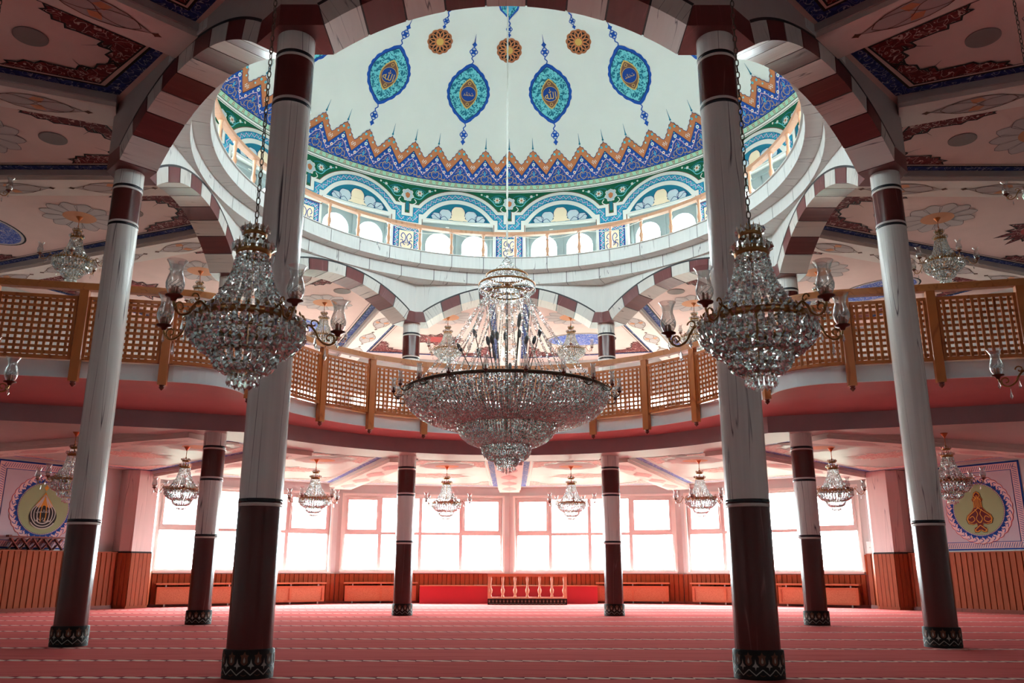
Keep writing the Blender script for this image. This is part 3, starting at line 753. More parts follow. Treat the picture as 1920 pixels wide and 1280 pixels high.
def medallion(word):
    b = MB(); fn = dome_fn(0, 45.1); rs = .22
    fill(b, pointed_oval(.74, 1.05, 18, .05), fn, .012, 0, rs)
    fill(b, pointed_oval(.665, .945), fn, .024, 5, rs)
    fill(b, pointed_oval(.645, .915), fn, .030, 1, rs)
    fill(b, pointed_oval(.315, .53, 14, .05), fn, .042, 2, rs)
    fill(b, pointed_oval(.285, .48), fn, .050, 3, rs)
    fill(b, circ(0, 0, .262, 24), fn, .058, 4, rs)
    stroke(b, circ(0, 0, .262, 24), .014, fn, .064, 2, True)
    for y in (.36, -.36): stroke(b, circ(0, y, .05, 8), .018, fn, .058, 2, True)
    write(b, word, 0, 0, .40 if word == ALLAH else .36, fn, .068, 2)
    # hanging knots above and below
    for sg in (1, -1):
        stroke(b, smooth_path([(0, sg*1.03), (.035, sg*1.12), (-.035, sg*1.20), (0, sg*1.28)], 3), .035, fn, .012, 0)
        knot(b, fn, 0, sg*1.43, .21, .012, 0)
        fill(b, star4(0, sg*1.68, .12), fn, .012, 0)
    stroke(b, [(0, 1.78), (0, 2.04)], .03, fn, .012, 4, taper=lambda t: 1-.8*t)
    return b.mesh('medallion', ['p_royal', 's_teal', 'p_gold', 'p_brown', 'p_blue', 'p_navy'])
M1, M2 = medallion(ALLAH), medallion(MUHAMMAD)
for i in range(NU):
    a = STEP*i+STEP/2
    j = int(((a+180) % 360-180)//STEP); link('medallion', M2 if j % 2 else M1, DOME, (0,0,0), a)
def rosette():
    b = MB(); fn = dome_fn(0, 54.3); n = 48
    fill(b, [((.40+.035*abs(sin(6*t)))*cos(t), (.40+.035*abs(sin(6*t)))*sin(t)) for t in [2*pi*i/n for i in range(n)]], fn, .012, 0, .2)
    fill(b, circ(0, 0, .36, 24), fn, .020, 1, .2)
    for i in range(12):
        t = 2*pi*i/12
        stroke(b, smooth_path([(.12*cos(t), .12*sin(t)), (.24*cos(t+.22), .24*sin(t+.22)), (.37*cos(t), .37*sin(t))], 4), .035, fn, .028, 0)
        stroke(b, smooth_path([(.12*cos(t), .12*sin(t)), (.24*cos(t-.22), .24*sin(t-.22)), (.37*cos(t), .37*sin(t))], 4), .035, fn, .028, 0)
    fill(b, circ(0, 0, .125, 16), fn, .034, 2)
    stroke(b, circ(0, 0, .39, 36), .02, fn, .03, 3, True)
    # knot and tail above, hanging from the crown ornament
    fill(b, star4(0, .52, .09), fn, .012, 4); knot(b, fn, 0, .72, .16, .012, 4)
    stroke(b, smooth_path([(0, .84), (.03, .92), (-.02, 1.0), (0, 1.08)], 3), .04, fn, .012, 4)
    o = [(0,1.02),(.16,1.22),(.30,1.36),(.36,1.6),(.30,1.8),(0,1.95),(-.30,1.8),(-.36,1.6),(-.30,1.36),(-.16,1.22)]
    fill(b, o, fn, .012, 4, .2); fill(b, [(x*.8, 1.5+(y-1.5)*.8) for x, y in o], fn, .024, 5, .2)
    fill(b, [(x*.4, 1.5+(y-1.5)*.42) for x, y in o], fn, .034, 6)
    return b.mesh('rosette', ['p_orange', 'p_black', 'p_gold', 'p_brown', 'p_royal', 's_teal', 'p_sky'])
RS = rosette()
for i in range(NU): link('rosette', RS, DOME, (0,0,0), STEP*i)
def frieze(finial):
    """one scallop of the dome frieze, six degrees wide"""
    b = MB(); wd = 3.0
    def fn(x, y, off=0.0):
        el = rad(y); a = rad(x); r = DR-off
        return (r*cos(el)*sin(a), r*cos(el)*cos(a), DC+r*sin(el))
    out = [(-3,30.9),(-2.35,31.35),(-2.2,31.75),(-1.6,32.05),(-1.45,32.6),(-.95,32.85),(-.75,33.35),(-.25,33.5),(0,33.8)]
    out = out+[(-x, y) for x, y in out[::-1][1:]]
    inn = [(-3,28.6),(0,31.85),(3,28.6)]; lo = [(-3,27.4),(-1.5,28.9),(-1.2,29.5),(0,30.3),(1.2,29.5),(1.5,28.9),(3,27.4)]
    F0 = 26.65
    base = [(-3,F0),(3,F0)]
    fill(b, base+out[::-1], fn, .010, 0, .8)
    fill(b, base+inn[::-1], fn, .020, 1, .8)
    fill(b, base+lo[::-1], fn, .030, 2, .8)
    stroke(b, out, .10, fn, .024, 3); stroke(b, inn, .10, fn, .034, 3); stroke(b, lo, .13, fn, .040, 4)
    def flower(x, y, r, m, c):
        fill(b, circ(x, y, r, 10, r*.9), fn, .044, m); fill(b, circ(x, y, r*.45, 8, r*.4), fn, .050, c)
    flower(0, 30.85, .42, 5, 7); flower(-.95, 30.0, .22, 5, 6); flower(.95, 30.0, .22, 5, 6)
    flower(-2.1, 28.55, .36, 5, 6); flower(2.1, 28.55, .36, 5, 6); flower(0, 31.5, .16, 8, 8)
    flower(-1.6, 29.3, .15, 8, 8); flower(1.6, 29.3, .15, 8, 8); flower(2.75, 27.9, .15, 5, 5); flower(-2.75, 27.9, .15, 5, 5)
    flower(-.62, 32.7, .30, 8, 7); flower(.62, 32.7, .30, 8, 7); flower(-1.55, 31.5, .24, 8, 5); flower(1.55, 31.5, .24, 8, 5)
    for dx, dy in ((0,.28),(0,-.28),(.3,0),(-.3,0)):
        for sx in (-2.72, 2.72): flower(sx+dx*.7, 30.1+dy, .13, 5, 5)
    for sx in (-1, 1):
        stroke(b, smooth_path([(0,27.0),(sx*.6,27.3),(sx*.9,28.0),(sx*.4,28.5),(sx*.1,28.1)], 4), .11, fn, .036, 9)
        stroke(b, smooth_path([(sx*.9,27.1),(sx*1.6,27.2),(sx*1.5,27.9),(sx*1.0,28.2)], 4), .10, fn, .036, 9)
        stroke(b, smooth_path([(sx*1.6,26.95),(sx*2.2,26.9),(sx*2.5,27.3)], 4), .10, fn, .036, 9)
        stroke(b, smooth_path([(sx*.25,28.9),(sx*.55,29.2),(sx*.2,29.6)], 4), .09, fn, .036, 9)
    fill(b, [(0,29.5),(.25,28.9),(.12,28.4),(-.12,28.4),(-.25,28.9)], fn, .037, 10)
    # running band below: black line, mint band with red tulips, white and dark lines
    for y0, y1, m in ((26.55,26.68,11),(25.72,26.55,12),(25.60,25.72,11),(25.25,25.60,5),(25.15,25.25,11),(25.0,25.15,5)):
        b.add([fn(-3+q*1.5, yy, .012) for yy in (y0, y1) for q in range(5)], [(q,q+1,q+6,q+5) for q in range(4)], m)
    for q in range(4):
        x = -2.25+q*1.5; s_ = 1 if q % 2 else -1; ym = 26.13
        for d in (-1, 1):
            stroke(b, smooth_path([(x, ym+s_*.28), (x+d*.2, ym+s_*.18), (x+d*.17, ym-s_*.12), (x+d*.42, ym-s_*.30)], 3), .10, fn, .02, 6)
        fill(b, circ(x, ym-s_*.2, .1, 6, .1), fn, .02, 6)
    if finial:
        fill(b, circ(0, 34.2, .27, 8, .22), fn, .012, 13)
        stroke(b, [(0, 33.8), (0, 34.2)], .08, fn, .012, 13)
        stroke(b, [(0, 34.2), (0, 35.0), (0, 36.4)], .32, fn, .012, 13, taper=lambda t: 1-.85*t)
    return b.mesh('frieze_scallop', ['p_orange', 'p_royal', 's_dome', 'p_navy', 'p_pink', 'p_white', 'p_red', 'p_sky', 'p_aqua', 'p_gold', 'p_sky', 'p_black', 'p_mint', 'p_teal'])
F1, F2 = frieze(True), frieze(False)
for i in range(4*NU):
    a = 6*i; link('frieze_scallop', F2 if (i-2) % 4 == 0 else F1, DOME, (0,0,0), a)

# ------------------------------------------------------------------ drum paintings, one bay: two half piers and the arch over a window pair
def bay():
    b = MB(); fn = drum_fn(0); rs = .5
    def rect(x0, x1, z0, z1, off, m): 
        n = max(1, int((x1-x0)/.5))
        b.add([fn(x0+(x1-x0)*q/n, z, off) for z in (z0, z1) for q in range(n+1)], [(q,q+1,q+n+2,q+n+1) for q in range(n)], m)
    rect(-HW, HW, 13.30, 14.5, .010, 0)
    zc = 12.65
    def arc(r, x_end, n=28):
        t = math.asin(x_end/r); return [(r*sin(-t+2*t*q/n), zc+r*cos(-t+2*t*q/n)) for q in range(n+1)]
    def path(r, xe, xs, zs, zb):   # stepped band: pier, up, in, over the arch
        p = arc(r, xe); return [(-HW, zb), (-xs, zb), (-xs, zs), (p[0][0], zs)]+p[1:-1]+[(p[-1][0], zs), (xs, zs), (xs, zb), (HW, zb)]
    core = path(1.575, 1.33, 1.53, 13.52, 13.17)
    stroke(b, core, .50, fn, .016, 1)                # brown outline
    stroke(b, core, .45, fn, .022, 2)                # white
    # white wall under the band
    p = arc(1.60, 1.34); fill(b, [(-1.55,13.24),(-1.55,13.5),(-1.34,13.5)]+p+[(1.34,13.5),(1.55,13.5),(1.55,13.24)], fn, .026, 2, rs)
    stroke(b, core, .215, fn, .034, 3); stroke(b, core, .185, fn, .040, 4)
    # zigzag weave along the band
    L = []
    for q, w in zip(core, core[1:]):
        d = sqrt((w[0]-q[0])**2+(w[1]-q[1])**2); k_ = max(1, round(d/.10))
        L += [((q[0]+(w[0]-q[0])*j/k_), (q[1]+(w[1]-q[1])*j/k_), -(w[1]-q[1])/d, (w[0]-q[0])/d) for j in range(k_)]
    for m, ph in ((5, 0), (6, 1)):
        stroke(b, [(x+nx*(.055 if (i+ph) % 2 else -.055), z+nz*(.055 if (i+ph) % 2 else -.055)) for i, (x, z, nx, nz) in enumerate(L)], .022, fn, .046, m)
    # tympanum
    t = arc(1.32, 1.16); fill(b, [(-1.16, 13.30)]+t[1:-1]+[(1.16, 13.30)], fn, .034, 7, rs)
    def blob(pts, m, off): fill(b, pts, fn, off, m)
    inside = lambda x: zc+sqrt(max(0, 1.27**2-x*x))
    for cx, w, h, m in ((-.80,.19,.24,9),(.80,.19,.24,9),(-.46,.22,.40,8),(.46,.22,.40,8),(0,.25,.54,10)):
        lobe = smooth_path([(cx-w*.7,13.31),(cx-w,13.31+h*.6),(cx-w*.6,13.31+h*.95),(cx,13.31+h),(cx+w*.6,13.31+h*.95),(cx+w,13.31+h*.6),(cx+w*.7,13.31)], 4)
        lobe = [(x, max(13.31, min(z, inside(x)-.02))) for x, z in lobe]
        blob(lobe, m, .040+.001*abs(cx)*10); stroke(b, lobe, .016, fn, .054, 11)
    blob([(-.36,13.31),(-.24,13.42),(-.26,13.5),(-.1,13.52),(0,13.62),(.1,13.52),(.26,13.5),(.24,13.42),(.36,13.31)], 10, .056)
    stroke(b, smooth_path([(-1.05,13.31),(-.9,13.48),(-.7,13.34),(-.5,13.44),(-.36,13.31)], 4), .018, fn, .058, 11)
    stroke(b, smooth_path([(1.05,13.31),(.9,13.48),(.7,13.34),(.5,13.44),(.36,13.31)], 4), .018, fn, .058, 11)
    # green spandrel flowers, half on each side
    for sg in (-1, 1):
        X = sg*HW
        def fl(x, z, r, m1, m2):
            fill(b, [(x+r*(1+.18*cos(6*t_))*cos(t_), z+r*(1+.18*cos(6*t_))*sin(t_)) for t_ in [2*pi*q/24 for q in range(24)]], fn, .024, m1)
            fill(b, circ(x, z, r*.42, 8), fn, .030, m2)
        half = [(X, 14.32)]+[(X-sg*(.20+.035*cos(7*t_))*sin(t_), 14.08+(.22+.03*cos(7*t_))*cos(t_)) for t_ in [pi*q/12 for q in range(1, 12)]]+[(X, 13.84)]
        fill(b, half, fn, .024, 8)
        fill(b, [(X, 14.18), (X-sg*.09, 14.12), (X-sg*.07, 14.0), (X, 13.95)], fn, .032, 12)
        stroke(b, [half[q] for q in range(1, len(half)-1)], .02, fn, .030, 2)
        fl(X-sg*.44, 14.20, .10, 2, 12); stroke(b, circ(X-sg*.44, 14.20, .15, 10, .12), .02, fn, .024, 6, True)
        stroke(b, smooth_path([(X-sg*.2,14.02),(X-sg*.45,13.98),(X-sg*.62,14.16),(X-sg*.78,14.30),(X-sg*.92,14.36)], 4), .03, fn, .022, 6)
        stroke(b, smooth_path([(X-sg*.15,14.32),(X-sg*.32,14.38),(X-sg*.5,14.36),(X-sg*.66,14.28)], 4), .03, fn, .022, 3)
        fl(X-sg*.80, 14.34, .05, 2, 2); fl(X-sg*1.0, 14.40, .035, 2, 2)
        stroke(b, [(X-sg*.03, 13.82), (X-sg*.03, 13.5)], .05, fn, .024, 3)
        stroke(b, smooth_path([(X-sg*.25,13.95),(X-sg*.32,13.84),(X-sg*.2,13.74),(X-sg*.08,13.74)], 4), .03, fn, .022, 2)
    return b.mesh('painted_bay', ['p_green', 'p_brown', 'p_white', 'p_teal', 's_weave', 'p_pink', 'p_aqua', 'p_teal', 'p_grey', 'p_grey', 'p_cream', 'p_navy', 'p_orange'])
BAY = bay()
def tile():
    b = MB(); fn = drum_fn(0)
    for x0, x1, z0, z1, off, m in ((-.47,.47,11.75,12.92,.012,0),(-.44,.44,11.78,12.89,.018,1),(-.28,.28,11.94,12.73,.026,2),(-.26,.26,11.96,12.71,.032,3)):
        b.add([fn(x, z, off) for z in (z0, z1) for x in (x0, 0, x1)], [(0,1,4,3),(1,2,5,4)], m)
    for s_ in (-1, 1):
        n = 12
        for side in (0, 1):
            x = s_*.36
            stroke(b, [(x+(.05 if (q+side) % 2 else -.05), 11.82+q*1.03/n) for q in range(n+1)], .022, fn, .026, 4 if side else 5)
    for zz in (12.81,): 
        for side in (0, 1): stroke(b, [(-.30+q*.6/7, zz+(.04 if (q+side) % 2 else -.04)) for q in range(8)], .022, fn, .026, 4 if side else 5)
    for s_ in (-1, 1):
        stroke(b, smooth_path([(0,12.05),(s_*.16,12.08),(s_*.20,12.22),(s_*.06,12.32),(s_*.02,12.5),(s_*.12,12.62),(s_*.19,12.5),(s_*.12,12.42)], 4), .026, fn, .040, 0)
        stroke(b, smooth_path([(s_*.04,12.18),(s_*.10,12.22),(s_*.14,12.36),(s_*.22,12.34)], 4), .024, fn, .040, 0)
    write(b, MUHAMMAD, 0, 12.30, .30, fn, .044, 0)
    return b.mesh('calligraphy_tile', ['p_blue', 's_weave2', 'p_teal', 'p_cream', 'p_pink', 'p_aqua'])
TILE = tile()
for i in range(NU):
    link('painted_bay', BAY, DRUM, (0,0,0), STEP*i+STEP/2); link('calligraphy_tile', TILE, DRUM, (0,0,0), STEP*i)

# ================================================================== CEILING OF THE OUTER RING (upper) with radial beams and coffers
def oct_pt(a, ap):               # point at angle a on the octagon with apothem ap
    d = (a+22.5) % 45-22.5; return P(a, ap/cos(rad(d)))
def hall_r(a):
    if abs((a+180) % 360-180) > 157.5: return 23.5/abs(cos(rad(a)))
    d = (a % 22.5)-11.25; return AP/cos(rad(d))
b = MB()
for i in range(64):
    a0, a1 = i*5.625, (i+1)*5.625
    q0, q1 = oct_pt(a0, APO-.02), oct_pt(a1, APO-.02); w0, w1 = P(a0, hall_r(a0)), P(a1, hall_r(a1))
    b.add([(p[0], p[1], Z_CEIL) for p in (q0, q1, w1, w0)], [(0,1,2,3)])
CEIL = b.build('ceiling_upper', 'ceiling_pink', kind='structure', label='pink painted ceiling around the dome', cat='ceiling')
BW = 0.45
def lozenge_row(mb, r0, r1, z, mats, pitch=2.3):
    fn = under_fn(z); n = int((r1-r0)/pitch); p = (r1-r0)/n
    for i in range(n):
        c = r0+(i+.5)*p; L = p*.37
        o = [(0,c-L),(.10,c-L*.75),(.24,c-L*.45),(.30,c-L*.12),(.30,c+L*.12),(.24,c+L*.45),(.10,c+L*.75),(0,c+L)]
        fill(mb, o+[(-x, y) for x, y in o[::-1][1:-1]], fn, .004, mats[0])
        for sx in (-1, 1):
            fill(mb, [(sx*.05,c-.10),(sx*.24,c-.18),(sx*.26,c+.02),(sx*.12,c+.12)], fn, .008, mats[1])
            for sy in (-1, 1): stroke(mb, smooth_path([(0, c), (sx*.13, c+sy*.16), (sx*.17, c+sy*L*.6), (0, c+sy*L*.8)], 4), .016, fn, .010, mats[2])
        stroke(mb, o+[(-x, y) for x, y in o[::-1][1:-1]], .02, fn, .010, mats[2], True)
        for sy in (-1, 1): fill(mb, star4(0, c+sy*(L+.08), .10), fn, .004, mats[2])
def beam(r0, r1, zb, zt):
    b = MB(); b.box(-BW, BW, r0, r1, zb, zt, 0)
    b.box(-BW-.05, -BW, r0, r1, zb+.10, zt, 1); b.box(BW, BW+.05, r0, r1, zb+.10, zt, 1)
    lozenge_row(b, r0+.3, r1-.5, zb, (2, 3, 4))
    return b
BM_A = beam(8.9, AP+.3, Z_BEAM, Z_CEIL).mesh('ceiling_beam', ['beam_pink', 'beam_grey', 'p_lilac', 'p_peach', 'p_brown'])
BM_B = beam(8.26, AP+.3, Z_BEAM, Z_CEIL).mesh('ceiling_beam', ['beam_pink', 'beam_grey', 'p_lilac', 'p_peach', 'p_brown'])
for i in range(16):
    a = 22.5*i
    if abs((a+180) % 360-180) == 180: continue
    link('ceiling_beam', BM_A if i % 2 else BM_B, CEIL, (0,0,0), a)
def arabesque(mb, fn, cx, cy, sx, sy, off, m, ml, ext=1.6, wd=.62, extv=None):
    """jagged corner ornament along two edges meeting at (cx,cy), growing towards sx,sy (unit vectors)"""
    def T(u, v): return (cx+sx[0]*u+sy[0]*v, cy+sx[1]*u+sy[1]*v)
    ev = extv or ext
    def arm(L): return [(L,0),(L-.1,.12),(L-.02,.2),(L-.22,.24),(L-.28,.36),(L-.48,.33),(L-.54,.46),(L-.70,.42)]
    e = [(0,0)]+arm(ext)+[(wd+.12,wd-.06),(wd+.14,wd+.10),(wd+.10,wd+.14),(wd-.06,wd+.12)]+[(v, u) for u, v in arm(ev)[::-1]]
    pts = [T(u, v) for u, v in e]
    fill(mb, pts, fn, off, m); stroke(mb, pts, .04, fn, off*1.4, ml, True)
    stroke(mb, [T(wd-.02, wd-.02), T(wd+.34, wd+.34)], .025, fn, off*1.4, ml, taper=lambda t: 1-.8*t)
def coffer(idx, corner, z, star, mats, r_out, r_sp, r_ros, r_star):
    """paintings of one ceiling panel, local y outwards; mats: border, corner, line, petal, centre, star"""
    b = MB(); fn = under_fn(z)
    # inner edge follows the arcade (turned 11.25 deg against the panel axis), side edges follow the beams
    h = 11.25
    def edge(sg, r, d=0.0):      # on the panel's beam edge at distance r, d inwards from the beam
        w_ = BW+.06+d; ca, sa = cos(rad(h)), sin(rad(h))
        return (sg*(r*sa-w_*ca), r*ca+w_*sa)
    ri = [(corner[0]), (corner[1])]
    A, B = edge(-1, ri[0]), edge(1, ri[1]); C, D = edge(1, r_out), edge(-1, r_out)
    g = .24
    A2, B2, C2, D2 = edge(-1, ri[0]+g, g), edge(1, ri[1]+g, g), edge(1, r_out-g, g), edge(-1, r_out-g, g)
    for p, q, r_, s_ in ((A,B,B2,A2),(B,C,C2,B2),(C,D,D2,C2),(D,A,A2,D2)):
        b.add([fn(*p, .004), fn(*q, .004), fn(*r_, .004), fn(*s_, .004)], [(0,1,2,3)], 0)
    q4 = [A2, B2, C2, D2]
    stroke(b, q4, .05, fn, .007, 2, True)
    g2 = .10; q5 = [edge(-1, ri[0]+g+g2, g+g2), edge(1, ri[1]+g+g2, g+g2), edge(1, r_out-g-g2, g+g2), edge(-1, r_out-g-g2, g+g2)]
    stroke(b, q5, .02, fn, .007, 2, True)
    def un(p, q): d = sqrt((q[0]-p[0])**2+(q[1]-p[1])**2); return ((q[0]-p[0])/d, (q[1]-p[1])/d)
    for i in range(4):
        p = q5[i]; arabesque(b, fn, p[0], p[1], un(p, q5[(i+1) % 4]), un(p, q5[i-1]), .009, 1, 2, ext=(1.08, 1.75, 2.0, 1.8)[i], extv=(1.75, 1.08, 1.8, 2.0)[i], wd=.46 if i < 2 else .62)
    # petals round the chandelier rose
    n = 12
    for i in range(n):
        t = 2*pi*i/n; t2 = 2*pi/n
        pet = [(.40*cos(t), .40*sin(t)), (.80*cos(t-.04), .80*sin(t-.04)), (.95*cos(t+t2*.3), .95*sin(t+t2*.3)), (1.0*cos(t+t2*.5), 1.0*sin(t+t2*.5)), (.95*cos(t+t2*.7), .95*sin(t+t2*.7)), (.80*cos(t+t2+.04), .80*sin(t+t2+.04)), (.40*cos(t+t2), .40*sin(t+t2))]
        pet = [(x, y+r_ros) for x, y in pet]
        fill(b, pet, fn, .006+.0004*i, 3); stroke(b, pet, .016, fn, .0115, 8)
    fill(b, circ(0, r_ros, .43, 24), fn, .012, 4)
    # large medallion farther out
    if star:
        pts = []
        for i in range(32):
            t = 2*pi*i/32; rr = (1.0 if i % 4 == 0 else .62 if i % 2 else .80); pts.append((rr*1.35*cos(t), r_star+rr*1.0*sin(t)))
        fill(b, pts, fn, .006, 1); stroke(b, pts, .05, fn, .010, 2, True)
        fill(b, circ(0, r_star, .55, 24, .42), fn, .011, 7)
    else:
        fill(b, circ(0, r_star, 1.50, 40, 1.0), fn, .006, 2); fill(b, circ(0, r_star, 1.44, 40, .95), fn, .008, 6); fill(b, circ(0, r_star, 1.36, 40, .88), fn, .010, 5)
    return b.mesh('painted_coffer', mats)
UM = ['s_navy', 's_red', 'p_black', 'p_petal', 'p_peach', 's_blue', 'p_lilac', 'p_red', 'p_outline']
C_HI, C_LO = 8.86, 8.36
CF = {}
for hand in (0, 1):
    for star in (0, 1):
        CF[(hand, star)] = coffer(0, (C_LO, C_HI) if hand == 0 else (C_HI, C_LO), Z_CEIL, star, UM, 18.4, 10.5, 12.1, 15.4)
SPK = MB().lathe([(.30, 0), (.30, -.015), (.27, -.02), (.0, -.02)], 28, smooth=False).mesh('ceiling_speaker', ['speaker_grey'])
for i in range(16):
    a = 22.5*i+11.25; aa = (a+180) % 360-180
    if abs(aa) > 160: continue
    j = int(round((aa-11.25)/22.5)); hand = 0 if i % 2 == 0 else 1
    star = (j % 2 == 1) if aa > 0 else (j % 2 == 1)
    link('painted_coffer', CF[(hand, 1 if star else 0)], CEIL, (0,0,0), a)
    link('ceiling_speaker', SPK, CEIL, P(a, 10.5, Z_CEIL-.002))

# ================================================================== GALLERY
def gal_path(off=0.0, n_arc=60, far=True):
    """plan curve of the gallery edge from the left wall to the right wall; off moves it outwards (away from the hall centre)"""
    r = 6.20+off; right = []
    for i in range(n_arc+1): right.append(P(88.0*i/n_arc, r)[:2])
    bz = [(6.20,.16),(6.20,-.55),(6.60,-1.03),(7.55,-1.20)]
    # offset the outer curve by shifting along its normal
    seg = []
    for i in range(1, 15):
        t = i/14; m = 1-t
        x = m**3*bz[0][0]+3*m*m*t*bz[1][0]+3*m*t*t*bz[2][0]+t**3*bz[3][0]; y = m**3*bz[0][1]+3*m*m*t*bz[1][1]+3*m*t*t*bz[2][1]+t**3*bz[3][1]
        dx = 3*m*m*(bz[1][0]-bz[0][0])+6*m*t*(bz[2][0]-bz[1][0])+3*t*t*(bz[3][0]-bz[2][0]); dy = 3*m*m*(bz[1][1]-bz[0][1])+6*m*t*(bz[2][1]-bz[1][1])+3*t*t*(bz[3][1]-bz[2][1])
        d = sqrt(dx*dx+dy*dy); seg.append((x-dy/d*off, y+dx/d*off))
    nx, ny = .2129/1.0224, 1/1.0224
    endx = 18.35; seg.append((endx+nx*off*0, -1.20-(endx-7.55)*.213+ny*off))
    right += seg
    return [(-x, y) for x, y in right[::-1]][:-1]+right
ZG0, ZG1 = 5.30, GAL
edge = gal_path(0.0)
def outer_of(p):
    a = deg(atan2(p[0], p[1])); r = hall_r(a)+.05; q = P(a, r)
    return q[:2] if r > sqrt(p[0]**2+p[1]**2) else p
top = MB(); sof = MB(); fas = MB()
for p, q in zip(edge, edge[1:]):
    P0_, Q0_ = outer_of(p), outer_of(q)
    top.add([(*p, ZG1), (*q, ZG1), (*Q0_, ZG1), (*P0_, ZG1)], [(0,1,2,3)])
    sof.add([(*p, ZG0), (*q, ZG0), (*Q0_, ZG0), (*P0_, ZG0)], [(3,2,1,0)])
    fas.add([(*p, ZG0), (*q, ZG0), (*q, ZG1), (*p, ZG1)], [(0,1,2,3)])
ge = top.build('floor_gallery', 'gallery_carpet', kind='structure', label='gallery floor behind the lattice railing', cat='floor')
sof.build('ceiling_gallery_soffit', 'soffit_red', kind='structure')
fo = fas.build('trim_3', 'fascia_white', kind='structure', label='pale curved fascia along the gallery edge', cat='fascia')
lip = MB(); e2 = gal_path(-.035)
for (p, q), (p2, q2) in zip(zip(edge, edge[1:]), zip(e2, e2[1:])):
    for z0, z1 in ((ZG0, ZG0+.03), (ZG1-.04, ZG1)):
        lip.add([(*p, z0), (*q, z0), (*q, z1), (*p, z1), (*p2, z0), (*q2, z0), (*q2, z1), (*p2, z1)], [(4,5,6,7),(0,1,5,4),(3,7,6,2)])
lip.build('edge_bead', 'fascia_white', fo)
# ring beam and side beams under the gallery, then the low ceiling
bp = [P(a, 7.55)[:2] for a in [66.5*i/24 for i in range(25)]]+[(12.45, 1.2), (18.0, -.70)]
bp = [(-x, y) for x, y in bp[::-1]][:-1]+bp
bb = [P(a, 9.1)[:2] for a in [66.5*i/24 for i in range(25)]]+[(12.9, 2.6), (18.3, .75)]
bb = [(-x, y) for x, y in bb[::-1]][:-1]+bb
rb = MB()
for (p, q), (p2, q2) in zip(zip(bp, bp[1:]), zip(bb, bb[1:])):
    rb.add([(*p, 4.86), (*q, 4.86), (*q, ZG0), (*p, ZG0)], [(0,1,2,3)], 0)
    rb.add([(*p, 4.86), (*q, 4.86), (*q2, 4.86), (*p2, 4.86)], [(0,1,2,3)], 1)
    rb.add([(*p2, 4.86), (*q2, 4.86), (*q2, ZG0), (*p2, ZG0)], [(0,1,2,3)], 1)
rb.build('beam_under_gallery', ['ring_beam', 'ceiling_low'], kind='structure', label='curved beam carrying the gallery on the back columns', cat='beam')
lc = MB()
for p, q in zip(bp, bp[1:]):
    lc.add([(*p, Z_LOW), (*q, Z_LOW), (*outer_of(q), Z_LOW), (*outer_of(p), Z_LOW)], [(3,2,1,0)])
LOWC = lc.build('ceiling_lower', 'ceiling_low', kind='structure', label='low pink ceiling under the gallery', cat='ceiling')
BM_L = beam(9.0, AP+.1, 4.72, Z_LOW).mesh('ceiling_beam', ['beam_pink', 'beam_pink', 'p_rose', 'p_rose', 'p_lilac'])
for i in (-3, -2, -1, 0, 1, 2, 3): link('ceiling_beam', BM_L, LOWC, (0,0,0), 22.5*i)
LM = ['s_blue', 's_pink', 'p_white', 'p_petal', 'p_peach', 's_blue', 'p_lilac', 's_pink', 'p_lilac']
CL = coffer(1, (9.5, 9.5), Z_LOW, 1, LM, 18.6, 10.5, 11.4, 14.6)
for i in range(-3, 3):
    a = 22.5*i+11.25; link('painted_coffer', CL, LOWC, (0,0,0), a)
    link('ceiling_speaker', SPK, LOWC, P(a, 9.9, Z_LOW-.002))

